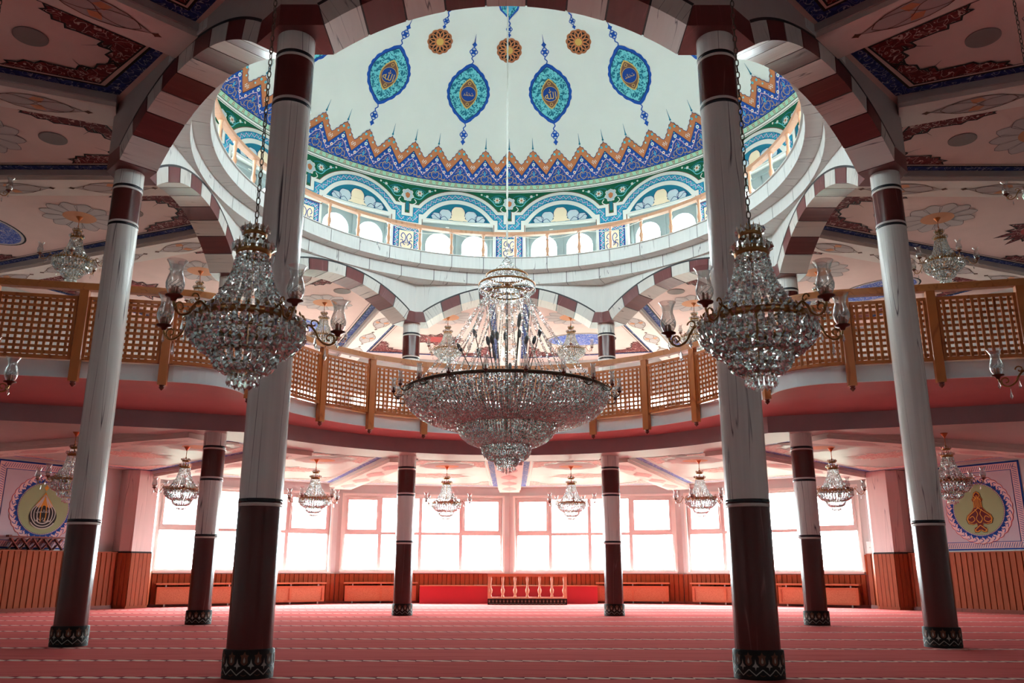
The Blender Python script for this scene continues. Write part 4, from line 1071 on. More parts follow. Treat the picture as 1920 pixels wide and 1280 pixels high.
# ================================================================== GALLERY RAILING
ZL0, ZL1 = 5.68, 7.10; ZR0, ZR1 = 7.24, 7.40
ARC_A = [8.15, 24.4, 40.65, 56.9, 73.1]
RPST = 6.08
arc_nodes = [P(-a, RPST)[:2] for a in ARC_A[::-1]]+[P(a, RPST)[:2] for a in ARC_A]
endR = (6.10, .20)
nodes_back = [(-endR[0], endR[1])]+arc_nodes+[endR]
def curveR(t):                   # the S-shaped bay on the right, t 0..1
    bz = [(6.10,.20),(6.11,-.55),(6.55,-1.13),(7.52,-1.30)]; m = 1-t
    return tuple(m**3*bz[0][c]+3*m*m*t*bz[1][c]+3*m*t*t*bz[2][c]+t**3*bz[3][c] for c in (0, 1))
wingR = [(7.52,-1.30), (9.27,-1.68), (11.02,-2.06), (12.77,-2.44)]
def lattice_panel(parent, pts, n):
    """pts: plan polyline of the bay (first and last are the posts)"""
    # arc length lookup
    L = [0]
    for p, q in zip(pts, pts[1:]): L.append(L[-1]+sqrt((q[0]-p[0])**2+(q[1]-p[1])**2))
    def at(s):
        for i in range(len(pts)-1):
            if s <= L[i+1]+1e-9:
                f = (s-L[i])/(L[i+1]-L[i]); p, q = pts[i], pts[i+1]; d = L[i+1]-L[i]
                return (p[0]+(q[0]-p[0])*f, p[1]+(q[1]-p[1])*f), ((q[0]-p[0])/d, (q[1]-p[1])/d)
        return pts[-1], (1, 0)
    s0, s1 = .105, L[-1]-.105
    fr = MB()
    for s in (s0+.035, s1-.035):
        (x, y), (tx, ty) = at(s); a = deg(atan2(-ty, tx))
        ca, sa = cos(rad(a)), -sin(rad(a))
        fr.bar((x, y, ZL0), (x, y, ZL1), .07, .07)
    def along(z, h, d, o):       # a rail or slat that follows the bay
        m = MB(); k_ = max(1, (len(pts)-1)); q = [at(s0+(s1-s0)*i/k_) for i in range(k_+1)]
        vs = []
        for (x, y), (tx, ty) in q:
            nx, ny = -ty, tx
            vs += [(x+nx*(o-d/2), y+ny*(o-d/2), z-h/2), (x+nx*(o+d/2), y+ny*(o+d/2), z-h/2), (x+nx*(o+d/2), y+ny*(o+d/2), z+h/2), (x+nx*(o-d/2), y+ny*(o-d/2), z+h/2)]
        fs = []
        for i in range(k_): o_ = i*4; p_ = o_+4; fs += [(o_+j, p_+j, p_+(j+1) % 4, o_+(j+1) % 4) for j in range(4)]
        fs += [(0,1,2,3), (4*k_+3,4*k_+2,4*k_+1,4*k_)]
        return m.add(vs, fs)
    for z in (ZL0+.035, ZL1-.035):
        r = along(z, .07, .07, 0.0); fr.v, fr.f, fr.m, fr.s = fr.v+r.v, fr.f+[[i+len(fr.v) for i in f] for f in r.f], fr.m+r.m, fr.s+r.s
    pan = fr.build('lattice_panel', 'wood_lattice', parent)
    for i in range(1, n):
        (x, y), (tx, ty) = at(s0+(s1-s0)*i/n); a = deg(atan2(-ty, tx)); nx, ny = -ty, tx
        MB().bar((x-nx*.012, y-ny*.012, ZL0+.03), (x-nx*.012, y-ny*.012, ZL1-.03), .062 if abs(ty) < .7 else .03, .03 if abs(ty) < .7 else .062).build('slat', 'wood_lattice', pan)
    nz = 11
    for i in range(1, nz):
        z = ZL0+(ZL1-ZL0)*i/nz; along(z, .058 if i != 1 else .075, .03, .015).build('slat', 'wood_lattice', pan)
    return pan
def slat_fix(): pass
POST = MB().box(-.092, .092, -.075, .075, 5.20, ZR0).mesh('post', ['wood_lattice'])
FIN = MB().lathe([(.06, 5.20), (.062, 5.185), (.034, 5.175), (.06, 5.15), (.06, 5.14), (.036, 5.11), (.004, 5.08)], 12).mesh('finial', ['wood_stand'])
def railing(label, bays, posts):
    e = empty('gallery_railing', label=label, cat='railing', group='lattice railings of the gallery')
    for p, a in posts:
        po = link('post', POST, e, (p[0], p[1], 0), a); link('finial', FIN, po)
    for pts in bays:
        lattice_panel(e, pts, 11 if len(pts) == 2 else 15)
        hr = MB(); vs = []
        for i, (x, y) in enumerate(pts):
            p_, q_ = pts[max(0, i-1)], pts[min(len(pts)-1, i+1)]; d = sqrt((q_[0]-p_[0])**2+(q_[1]-p_[1])**2); nx, ny = -(q_[1]-p_[1])/d*.085, (q_[0]-p_[0])/d*.085
            vs += [(x-nx, y-ny, ZR0), (x+nx, y+ny, ZR0), (x+nx, y+ny, ZR1-.02), (x+nx*.8, y+ny*.8, ZR1), (x-nx*.8, y-ny*.8, ZR1), (x-nx, y-ny, ZR1-.02)]
        fs = []
        for i in range(len(pts)-1): o_ = i*6; p2 = o_+6; fs += [(o_+j, p2+j, p2+(j+1) % 6, o_+(j+1) % 6) for j in range(6)]
        fs += [tuple(range(6)), tuple(range(6*len(pts)-1, 6*len(pts)-7, -1))]
        hr.add(vs, fs).build('handrail', 'wood_rail', e)
mir = lambda ps: [(-x, y) for x, y in ps]
SB = [curveR(.06+.94*i/14) for i in range(15)]
railing('curved lattice railing of the gallery behind the big chandelier', [[p, q] for p, q in zip(nodes_back, nodes_back[1:])],
        [(p, deg(atan2(p[0], p[1]))) for p in nodes_back])
railing('lattice railing of the right gallery wing', [SB]+[[p, q] for p, q in zip(wingR, wingR[1:])], [(p, 192) for p in wingR])
railing('lattice railing of the left gallery wing', [mir(SB)]+[mir([p, q]) for p, q in zip(wingR, wingR[1:])], [(p, 168) for p in mir(wingR)])

# ================================================================== WALL EMBLEMS
def scallop(r, n, amp, N=120): return [((r+amp*abs(sin(n*t/2)))*cos(t), (r+amp*abs(sin(n*t/2)))*sin(t)) for t in [2*pi*i/N for i in range(N)]]
def emblem(j, sg, cx, teardrop):
    a = 22.5*j+11.25
    e = empty('wall_emblem', P(a, AP-.012), a, label=('painted wall panel with a black teardrop inscription in a green disc' if teardrop else 'painted wall panel with an orange pear-shaped inscription in a green disc'), cat='wall painting')
    fn0 = facet_fn(); zc = 3.36; fn = lambda x, y, off=0.0: fn0(x, y, off)
    x_out, x_in = sg*2.08, sg*-1.15; xa, xb = min(x_out, x_in), max(x_out, x_in); z0, z1 = 2.02, 4.90
    b = MB()
    def rect(x0, x1, za, zb, off, m): b.add([fn(x0, za, off), fn(x1, za, off), fn(x1, zb, off), fn(x0, zb, off)], [(0,1,2,3)], m)
    rect(xa, xb, z0, z1, .004, 0); rect(xa+.06, xb-.06, z0+.05, z1-.06, .010, 1); rect(xa+.28, xb-.28, z0+.25, z1-.28, .016, 0); rect(xa+.30, xb-.30, z0+.27, z1-.30, .022, 2)
    # braided border
    def braid(p, q):
        d = sqrt((q[0]-p[0])**2+(q[1]-p[1])**2); n = int(d/.075); tx, tz = (q[0]-p[0])/d, (q[1]-p[1])/d; nx, nz = -tz*.075, tx*.075
        for i in range(n):
            s0, s1 = (i+.0)*d/n, (i+.9)*d/n
            stroke(b, [(p[0]+tx*s0-nx, p[1]+tz*s0-nz), (p[0]+tx*s1+nx, p[1]+tz*s1+nz)], .016, fn, .014, 0)
    xa2, xb2, za2, zb2 = xa+.17, xb-.17, z0+.15, z1-.17
    braid((xa2, za2), (xb2, za2)); braid((xb2, za2), (xb2, zb2)); braid((xb2, zb2), (xa2, zb2)); braid((xa2, zb2), (xa2, za2))
    b.build('border', ['p_blue', 'p_rose', 'wall_mauve'], e)
    d = MB(); T = lambda pts: [(cx+x, zc+z) for x, z in pts]
    fill(d, T(scallop(1.12, 30, .035)), fn, .028, 2); fill(d, T(scallop(1.10, 30, .035)), fn, .032, 0)
    fill(d, T(circ(0, 0, .905, 64)), fn, .036, 1)
    n = 30
    for i in range(n):
        t = 2*pi*i/n
        pl = lambda r, da: (cx+r*cos(t+da), zc+r*sin(t+da))
        fill(d, [pl(.885, -.07), pl(.93, -.09), pl(.97, -.03), pl(1.02, 0), pl(.97, .03), pl(.93, .09), pl(.885, .07)], fn, .038, 1)
        stroke(d, smooth_path([pl(.90, .105), pl(.98, .07), pl(1.02, .13), pl(1.07, .09), pl(1.09, .03)], 3), .022, fn, .038, 1)
    fill(d, T(circ(0, 0, .875, 64)), fn, .044, 0); fill(d, T(circ(0, 0, .855, 64)), fn, .048, 3)
    for i in range(90):
        t = 2*pi*i/90; stroke(d, [(cx+.835*cos(t), zc+.835*sin(t)), (cx+.87*cos(t), zc+.87*sin(t))], .014, fn, .052, 1)
    d.build('disc', ['p_rose', 'p_blue', 'p_red', 'p_lime'], e)
    s = MB()
    if teardrop:
        def drop(k_): return [(cx+k_*x, zc-.16+k_*z) for x, z in smooth_path([(0,.78),(.10,.58),(.34,.28),(.50,0),(.50,-.22),(.36,-.44),(.12,-.56),(-.12,-.56),(-.36,-.44),(-.50,-.22),(-.50,0),(-.34,.28),(-.10,.58)], 5, True)]
        fill(s, drop(.94), fn, .054, 1); fill(s, drop(.91), fn, .057, 0)
        up = [(-.34,.28),(-.22,.46),(-.10,.62),(0,.80),(.10,.62),(.22,.46),(.34,.28),(.2,.2),(0,.30),(-.2,.2)]
        fill(s, [(cx+x*.90, zc-.16+z*.90) for x, z in up], fn, .060, 2)
        fill(s, [(cx+x, zc-.16+z) for x, z in star4(0, .86, .11)], fn, .060, 2)
        for sg2 in (-1, 1):
            for k_ in (.10, .22, .34, .44):
                stroke(s, [(cx+x*.88, zc-.16+z*.88) for x, z in smooth_path([(sg2*.01,.70),(sg2*k_*.45,.42),(sg2*k_,.12),(sg2*k_*1.02,-.14),(sg2*k_*.8,-.32)], 5)], .030, fn, .063, 3 if k_ > .12 else 2)
        for r in (.28, .40, .50): stroke(s, [(cx+r*.9*cos(t), zc-.28+r*.78*sin(t)) for t in [pi+.5+(pi-1.0)*i/16 for i in range(17)]], .034, fn, .063, 3)
        write(s, ''.join(chr(c) for c in (0xFE8D,0xFEDF,0xFECC,0xFE8E,0xFEDF,0xFEE4,0xFEF4,0xFEE6)[::-1]), cx-.04, zc-.10, .44, fn, .068, 3)
        write(s, ''.join(chr(c) for c in (0xFEAD,0xFE8F)[::-1]), cx-.05, zc-.36, .24, fn, .068, 3)
        write(s, ''.join(chr(c) for c in (0xFE8D,0xFEDF,0xFEA4,0xFEE4,0xFEAA)[::-1]), cx+.16, zc-.40, .26, fn, .068, 3)
        s.build('inscription', ['p_black', 'p_lime', 'p_amber', 'p_silver'], e)
    else:
        half = [(0,.66),(.10,.60),(.14,.46),(.20,.36),(.15,.28),(.16,.10),(.26,-.04),(.42,-.16),(.48,-.30),(.42,-.46),(.24,-.50),(.12,-.46),(.10,-.58),(.24,-.64),(.22,-.76),(.08,-.76),(0,-.70)]
        o = half+[(-x, z) for x, z in half[::-1][1:-1]]
        fill(s, [(cx+x*.98, zc-.02+z*.98) for x, z in o], fn, .054, 0); fill(s, [(cx+x*.93, zc-.02+z*.955) for x, z in o], fn, .057, 2); fill(s, [(cx+x*.86, zc-.02+z*.92) for x, z in o], fn, .060, 1)
        for sg2 in (-1, 1):
            for x in (.02, .065, .11): stroke(s, [(cx+sg2*x, zc+.50-x), (cx+sg2*x*1.05, zc+.06)], .022, fn, .064, 2)
            stroke(s, [(cx+sg2*x, zc+z) for x, z in smooth_path([(.0,.06),(.16,-.06),(.34,-.20),(.40,-.34),(.28,-.42),(.16,-.34),(.22,-.22),(.34,-.28)], 5)], .026, fn, .064, 2)
            stroke(s, [(cx+sg2*x, zc+z) for x, z in smooth_path([(.12,.02),(.04,-.14),(.10,-.30),(.02,-.44),(-.08,-.36)], 5)], .024, fn, .064, 2)
            stroke(s, [(cx+sg2*x, zc+z) for x, z in smooth_path([(.0,-.52),(.1,-.6),(.18,-.68),(.12,-.74),(.04,-.68)], 4)], .026, fn, .064, 2)
            stroke(s, [(cx+sg2*x, zc+z) for x, z in smooth_path([(.14,.30),(.04,.38),(.10,.48),(.02,.58)], 4)], .024, fn, .064, 2)
        s.build('inscription', ['p_black', 'p_dred', 'p_amber'], e)
emblem(-3, -1, -.40, True); emblem(2, 1, .56, False)

# ================================================================== FURNITURE ALONG THE WALLS
def place_on(j, x, y, z=0.0):
    a = 22.5*j+11.25; c = P(a, AP); return (c[0]+cos(rad(a))*x+sin(rad(a))*y, c[1]-sin(rad(a))*x+cos(rad(a))*y, z), a
def radiator(j, x0, x1, label):
    loc, a = place_on(j, (x0+x1)/2, -.28); h = (x1-x0)/2
    e = empty('radiator_cover', loc, a, label=label, cat='radiator cover', group='wooden radiator covers under the windows')
    MB().box(-h, h, -.20, .17, .80, .86).build('top_board', 'wood_cabinet', e)
    f = MB(); f.box(-h+.06, h-.06, -.14, .14, .10, .17); f.box(-h+.06, h-.06, -.14, .14, .64, .72)
    for x in (-h+.06, -.05, h-.16): f.box(x, x+.10, -.14, .14, .17, .64)
    f.build('body_frame', 'wood_cabinet', e)
    for xa, xb in ((-h+.16, -.05), (.05, h-.16)): MB().box(xa, xb, -.11, -.09, .17, .64).build('grille', 'wood_mesh', e)
    MB().box(-h+.1, h-.1, -.05, .13, .17, .62).build('radiator', 'p_brown', e)
    for x in (-h+.35, -.02, h-.35):
        MB().box(x, x+.05, -.13, -.08, .72, .80).build('spacer', 'p_silver', e); MB().box(x, x+.05, -.13, -.08, 0, .10).build('foot', 'p_silver', e)
radiator(-2, -3.45, -.40, 'radiator cover farthest left under the windows'); radiator(-2, .25, 3.25, 'second radiator cover from the left under the windows')
radiator(-1, -3.38, -.29, 'radiator cover just left of the red ledge'); radiator(0, .08, 3.17, 'radiator cover just right of the red ledge')
radiator(1, -3.33, -.40, 'second radiator cover from the right under the windows'); radiator(1, .25, 3.36, 'radiator cover farthest right under the windows')
e = empty('low_ledge', (0, 17.9, 0), label='long low ledge covered in deep red carpet below the middle windows', cat='ledge')
b = MB(); b.prism([(-3.75,-.30),(3.70,-.30),(3.70,.48),(0,1.08),(-3.75,.48)], 0, .71); b.build('body', 'carpet_red', e)
MB().box(-3.77, 3.72, -.33, -.26, .70, .745).build('edge_strip', 'wood_cabinet', e)
# low turned balustrade standing before the ledge
e = empty('prayer_rail', (.74, 16.6, 0), label='low wooden railing with turned balusters on a patterned base', cat='railing')
b = MB(); b.box(-1.61, 1.61, -.10, .92, 0, .24, 0)
fn = lambda x, y, off=0.0: (x, -.10-off, y)
for i in range(22):
    x = -1.54+i*3.08/21; tulip(b, fn, x, .13, .14, .004, 1, 2)
    if i < 21: stroke(b, [(x, .05), (x+.073, .03), (x+.147, .05)], .012, fn, .004, 2)
b.build('base', ['p_black', 'p_brown', 'p_silver'], e)
MB().box(-1.61, 1.61, -.10, .02, .24, .30).build('bottom_rail', 'wood_pine', e)
MB().box(-1.63, 1.63, -.12, .04, 1.10, 1.21).build('top_rail', 'wood_cabinet', e)
tb = MB().lathe([(.05,.30),(.055,.36),(.035,.40),(.075,.50),(.082,.58),(.04,.68),(.045,.70),(.03,.74),(.035,.86),(.055,1.02),(.04,1.06),(.055,1.10)], 12).mesh('baluster', ['wood_pine'])
for i in range(7): link('baluster', tb, e, (-1.5+i*.5, -.04, 0))
for x in (-1.56, 1.56): MB().box(x-.05, x+.05, -.09, .01, .30, 1.10).build('corner_post', 'wood_pine', e)
for x in (-1.55, 1.55): MB().box(x-.06, x+.06, .04, .92, 1.12, 1.20).build('side_rail', 'wood_cabinet', e)
# folding book stands on the left wainscot ledge, a board lying on them
labs = ['leftmost folding book stand on the wainscot ledge', 'second folding book stand from the left on the ledge', 'middle folding book stand under the loose board',
        'fourth folding book stand from the left on the ledge', 'rightmost folding book stand on the wainscot ledge']
for i in range(5):
    loc, a = place_on(-3, -1.30+i*.37, -.20, 1.97)
    e = empty('book_stand', loc, a, label=labs[i], cat='book stand', group='folding book stands on the ledge')
    for sg2 in (-1, 1):
        p = MB(); y = .035*sg2
        p.bar((-.15*sg2, y, .02), (.15*sg2, y, .38), .14, .022); po = p.build('leaf', 'wood_stand', e)
        MB().bar((.07*sg2, y-.07, .29), (.14*sg2, y-.07, .37), .02, .05).build('scroll', 'wood_stand', po)
        MB().bar((-.12*sg2, y+.05, .02), (-.17*sg2, y+.05, .02), .06, .03).build('foot', 'wood_stand', po)
loc, a = place_on(-3, -.58, -.20, 2.375)
e = empty('loose_board', loc, a, label='flat dark wooden board lying across the folding book stands', cat='board')
MB().box(-.95, .95, -.10, .10, 0, .045).build('plank', 'wood_stand', e); MB().box(-.95, -.85, -.10, .10, .045, .07).build('end_batten', 'wood_stand', e)
# small white box on the right wainscot ledge
loc, a = place_on(2, -3.57, -.18, 1.967)
e = empty('wall_box', loc, a, label='small white box on the ledge beside the right corner pilaster', cat='box')
MB().box(-.15, .15, -.08, .10, 0, .44).build('body', 'box_white', e); MB().box(-.135, .135, -.10, -.08, .03, .41).build('lid', 'box_white', e)
MB().box(-.02, .02, -.115, -.10, .2, .24).build('catch', 'p_silver', e)

# ================================================================== CHANDELIERS
def strand(mb, pts, n, r, m=0, r_end=None):
    L = [0]
    for p, q in zip(pts, pts[1:]): L.append(L[-1]+(Vector(q)-Vector(p)).length)
    for i in range(n):
        s = L[-1]*(i+.5)/n
        for k_ in range(len(pts)-1):
            if s <= L[k_+1]:
                f = (s-L[k_])/(L[k_+1]-L[k_]); p = Vector(pts[k_]).lerp(Vector(pts[k_+1]), f); break
        rr = r if r_end is None else r+(r_end-r)*i/n
        mb.bead(p, rr, rr*1.15, m)
def ringpts(r, z, n, a0=0.0): return [(r*cos(a0+2*pi*i/n), r*sin(a0+2*pi*i/n), z) for i in range(n)]
def pendant(mb, p, h, r, m=0):
    x, y, z = p; mb.bead((x, y, z-r*.4), r*.5, r*.5, m)
    n = 6; z1 = z-r-h*.72; vs = [(x, y, z-r)]+[(x+r*cos(2*pi*i/n), y+r*sin(2*pi*i/n), z1) for i in range(n)]+[(x, y, z-r-h)]
    mb.add(vs, [(0, 1+i, 1+(i+1) % n) for i in range(n)]+[(n+1, 1+(i+1) % n, 1+i) for i in range(n)], m)
def crown(mb, r, z, h, n):
    mb.lathe([(r*.94, z), (r*1.02, z+h*.06), (r*1.04, z+h*.26), (r*1.0, z+h*.30), (r*.92, z+h*.2)], 24, mat=0, cap=False)
    for i in range(n):
        t = 2*pi*i/n; c, s_ = cos(t), sin(t); t1 = 2*pi/n*.30
        mb.add([(r*1.06*cos(t-t1), r*1.06*sin(t-t1), z+h*.24), (r*1.06*cos(t+t1), r*1.06*sin(t+t1), z+h*.24), (r*1.14*c, r*1.14*s_, z+h)], [(0,1,2)], 0)
        mb.bead((r*1.10*c, r*1.10*s_, z+h*.52), h*.27, h*.36, 1)
# --- bracket chandelier: origin at the centre of its gold ring; parts are shared by all copies
def chandelier_parts():
    K = {}
    m = MB(); crown(m, .155, .65, .15, 16); crown(m, .105, .84, .12, 12)
    m.tube([(0,0,.60),(0,0,.98)], .012, 6); m.lathe([(.0,.97),(.03,.955),(.03,.93),(.0,.91)], 8)
    for r, z, n in ((.105,.83,12),(.15,.64,16)):
        for i in range(n): t = 2*pi*i/n; pendant(m, (r*cos(t), r*sin(t), z), .10, .016, 1)
    K['crown'] = m.mesh('crown', ['gold', 'crystal'])
    m = MB(); n = 28
    for i in range(n):
        t = 2*pi*i/n
        pts = [(r*cos(t), r*sin(t), z) for r, z in ((.145,.64),(.165,.50),(.21,.35),(.285,.21),(.375,.09),(.46,.02))]
        strand(m, pts, 19, .018, 0, .031)
    K['upper_strands'] = m.mesh('upper_strands', ['crystal'])
    m = MB(); n = 36
    for i in range(n):
        t = 2*pi*(i+.5)/n
        pts = [(r*cos(t), r*sin(t), z) for r, z in ((.50,-.03),(.495,-.10),(.46,-.19),(.39,-.26),(.29,-.30))]
        strand(m, pts, 10, .034, 0)
    for i in range(24):
        t = 2*pi*i/24; pts = [(r*cos(t), r*sin(t), z) for r, z in ((.285,-.29),(.28,-.34),(.25,-.41),(.19,-.455),(.12,-.47))]
        strand(m, pts, 7, .030, 0)
    for zz, rr, nn in ((-.15,.40,26),(-.06,.34,22),(.10,.24,16)):
        for p in ringpts(rr, zz, nn): m.bead(p, .024, .03)
    K['basket_strands'] = m.mesh('basket_strands', ['crystal'])
    m = MB()
    for i in range(40): t = 2*pi*i/40; pendant(m, (.515*cos(t), .515*sin(t), -.03), .12, .018)
    for i in range(18): t = 2*pi*i/18; pendant(m, (.13*cos(t), .13*sin(t), -.46), .11, .020)
    for i in range(9): t = 2*pi*i/9; pendant(m, (.07*cos(t), .07*sin(t), -.48), .12, .020)
    K['pendants'] = m.mesh('pendants', ['crystal'])
    m = MB(); m.lathe([(.475,-.034),(.495,-.03),(.50,.0),(.495,.03),(.475,.034),(.47,0)], 40, cap=False)
    m.lathe([(.28,-.30),(.30,-.30),(.30,-.28),(.28,-.28)], 32, cap=False); m.lathe([(.12,-.475),(.14,-.475),(.14,-.46),(.12,-.46)], 20, cap=False)
    for i in range(40):
        t = 2*pi*i/40; c, s_ = cos(t), sin(t)
        m.bead((.515*c, .515*s_, .0), .026, .038, 1); m.bead((.50*c, .50*s_, .06), .014, .03, 0)
    m.tube([(0,0,.62),(0,0,-.40)], .012, 6)
    for i in range(4):
        t = pi*i/4; m.tube([(.48*cos(t), .48*sin(t), .0), (-.48*cos(t), -.48*sin(t), .0)], .008, 5)
    K['ring'] = m.mesh('ring', ['gold', 'crystal'])
    # arm with its cup, candles and glass, pointing along +x
    m = MB()
    m.tube(smooth_path([(.49,0,.02),(.56,0,.05),(.62,0,-.01),(.66,0,-.08),(.74,0,-.12),(.81,0,-.08),(.83,0,-.01)], 5), .011, 6)
    m.tube([(.60+.045*cos(t)*(1-.06*i), 0, .07+.045*sin(t)*(1-.06*i)) for i, t in enumerate([.5*q for q in range(13)])], .008, 5)
    m.tube([(.755+.05*cos(t)*(1-.05*i), 0, -.055+.05*sin(t)*(1-.05*i)) for i, t in enumerate([-1+.5*q for q in range(13)])], .008, 5)
    K['arm'] = m.mesh('arm', ['gold'])
    m = MB(); m.lathe([(.0,-.03),(.02,-.025),(.03,0),(.068,.012),(.07,.022),(.0,.024)], 20, (.83,0,0)); K['candle_cup'] = m.mesh('candle_cup', ['cup_dark'])
    m = MB()
    for t in (0, 2.1, 4.2): m.tube([(.83+.022*cos(t), .022*sin(t), .02), (.83+.022*cos(t), .022*sin(t), .10)], .011, 6)
    K['candle'] = m.mesh('candle', ['candle'])
    m = MB(); m.lathe([(.034,.024),(.056,.05),(.073,.09),(.076,.125),(.062,.185),(.050,.22),(.052,.26),(.070,.305),(.084,.325)], 20, (.83,0,0), cap=False)
    for i in range(10):
        t = 2*pi*i/10; m.tube([(.83+.069*cos(t+.5*q), .069*sin(t+.5*q), .08+.03*q) for q in range(3)], .0035, 4)
    K['glass_shade'] = m.mesh('glass_shade', ['shade_glass'])
    K['arm_drops'] = [(lambda q: (pendant(q, *args), q.mesh('pendant', ['crystal']))[1])(MB()) for args in (((.83,0,-.03), .10, .016), ((.72,0,-.13), .13, .017), ((.62,0,-.03), .11, .016))]
    return K
CH = chandelier_parts()
ROSE = MB().lathe([(.0,0),(.10,0),(.085,-.03),(.03,-.10),(.012,-.14),(.0,-.14)][::-1], 20).mesh('ceiling_rose', ['copper'])
HOOK = MB().tube([(0,0,.96),(0,0,1.04)], .006, 5)
def chain_mesh(h0, h1):
    b = MB(); z = h0; i = 0; lk = .085
    while z < h1:
        pts = []
        for q in range(10):
            t = 2*pi*q/10; u = .017*cos(t); v = (lk*.5)*sin(t)
            pts.append((u, 0, z+lk*.45+v) if i % 2 else (0, u, z+lk*.45+v))
        b.tube(pts, .0055, 5, 0, True); z += lk*.80; i += 1
    return b.mesh('hanging_chain', ['iron'])
CHAIN_LONG = chain_mesh(.96, Z_CEIL-.10-3.47); CHAIN_S = MB().tube([(0,0,.95),(0,0,1.2)], .009, 6).tube([(.02*cos(t),0,1.02+.02*sin(t)) for t in [pi/4*q for q in range(8)]], .006, 5, 0, True).mesh('stem', ['copper'])
def chandelier(x, y, z, hang, label, group, rot=0.0, long=False):
    e = empty('crystal_chandelier', (x, y, z), rot, label=label, cat='chandelier', group=group)
    for nm in ('crown', 'upper_strands', 'basket_strands', 'pendants', 'ring'):
        o = link(nm, CH[nm], e)
        if nm.endswith('strands') or nm == 'pendants': o['kind'] = 'stuff'
    for i in range(5):
        ar = link('arm', CH['arm'], e, (0,0,0), 72*i)
        for nm in ('candle_cup', 'candle', 'glass_shade'): link(nm, CH[nm], ar)
        for me in CH['arm_drops']: link('pendant', me, ar)
    link('hanging_chain' if long else 'stem', CHAIN_LONG if long else CHAIN_S, e)
    link('ceiling_rose', ROSE, e, (0, 0, hang-z))
    return e
LL = {-11.25: 'left of the middle pier', 11.25: 'right of the middle pier', -33.75: 'before the leftmost windows beside the front column', 33.75: 'before the rightmost windows beside the front column'}
low = [(-11.25, 11.4, 'small chandelier under the gallery just left of the middle pier'), (11.25, 11.4, 'small chandelier under the gallery just right of the middle pier'),
       (-34.8, 11.4, 'second chandelier left of the middle pier under the gallery'), (34.4, 11.4, 'second chandelier right of the middle pier under the gallery'),
       (-57.2, 11.6, 'chandelier under the gallery beside the left corner pilaster'), (57.0, 11.7, 'chandelier under the gallery beside the right corner pilaster'),
       (-73.3, 12.25, 'chandelier under the gallery in front of the teardrop inscription'), (73.3, 12.4, 'chandelier under the gallery in front of the pear-shaped inscription')]
for k_, (a, r, lab) in enumerate(low):
    x, y, _ = P(a, r); chandelier(x, y, Z_LOW-1.30, Z_LOW, lab, 'small crystal chandeliers under the gallery', 17*k_)
up = [(-11.25, 'chandelier above the gallery seen left of the big chandelier chains'), (11.25, 'chandelier above the gallery seen right of the big chandelier chains'),
      (-33.75, 'chandelier above the gallery through the left rear arch'), (33.75, 'chandelier above the gallery through the right rear arch'),
      (-56.25, 'chandelier above the left gallery mostly hidden by the railing'), (56.25, 'chandelier above the right gallery mostly hidden by the railing'),
      (-78.75, 'chandelier over the left gallery wing beside the outer column'), (78.75, 'chandelier over the right gallery wing beside the outer column'),
      (-101.25, 'chandelier at upper left edge with only one arm in view'), (101.25, 'chandelier at upper right edge with only one arm in view')]
for k_, (a, lab) in enumerate(up):
    x, y, _ = P(a, 12.1); chandelier(x, y, Z_CEIL-1.30, Z_CEIL, lab, 'small crystal chandeliers above the gallery', 23*k_+(8 if abs(a) > 100 else 0))
fr = [(-168.75, 'large near chandelier on a long chain before the left front column', 1.0, 190), (168.75, 'large near chandelier on a long chain before the right front column', 1.0, 208),
      (-146.25, 'near chandelier at the left edge with one glass arm in view', 1.0, 90), (146.25, 'near chandelier at the right edge with one glass arm in view', 1.0, 90)]
for a, lab, _, rot in fr:
    x, y, _z = P(a, 12.1)
    if abs(a) > 160: x = -2.30 if a < 0 else 2.33; y = -11.95
    if abs(a) < 150: x = -6.42 if a < 0 else 6.50; y = -10.06
    chandelier(x, y, 3.47, Z_CEIL, lab, 'crystal chandeliers on long chains', rot if a < 0 or abs(a) > 160 else 270, True)

# --- the great chandelier under the dome
e = empty('great_chandelier', (-.02, 0, 0), label='great tiered crystal chandelier hanging under the dome', cat='chandelier')
ZRIM = 5.30
m = MB(); tiers = 0
prof1 = [(2.36,5.27),(2.34,5.12),(2.24,4.93),(2.05,4.76),(1.75,4.62),(1.40,4.54),(1.15,4.52)]
prof2 = [(1.14,4.55),(1.12,4.42),(1.03,4.28),(.88,4.16),(.70,4.09),(.56,4.07)]
prof3 = [(.565,4.13),(.56,4.02),(.53,3.90),(.48,3.81),(.42,3.76)]
prof4 = [(.28,3.80),(.275,3.72),(.24,3.64),(.20,3.61)]
for prof, n, k_, r in ((prof1, 200, 46, .036), ([(r*.93, z+.05) for r, z in prof1[1:]], 120, 34, .034), (prof2, 110, 26, .032), (prof3, 60, 13, .030), (prof4, 34, 8, .026)):
    for i in range(n):
        t = 2*pi*i/n; strand(m, [(a*cos(t), a*sin(t), z) for a, z in prof], k_, r)
o = m.build('bowl_strands', 'crystal', e); o['kind'] = 'stuff'
m = MB()
for i in range(16): t = 2*pi*i/16; pendant(m, (.20*cos(t), .20*sin(t), 3.62), .09, .022)
for i in range(8): t = 2*pi*i/8; pendant(m, (.10*cos(t), .10*sin(t), 3.60), .12, .024)
pendant(m, (0,0,3.58), .13, .03)
for r, z, n, h in ((.68,7.93,64,.13),(.46,7.72,48,.10),(.50,8.20,50,.09)):
    for i in range(n): t = 2*pi*i/n; pendant(m, (r*cos(t), r*sin(t), z), h, .016)
o = m.build('pendants', 'crystal', e); o['kind'] = 'stuff'
m = MB(); n = 36
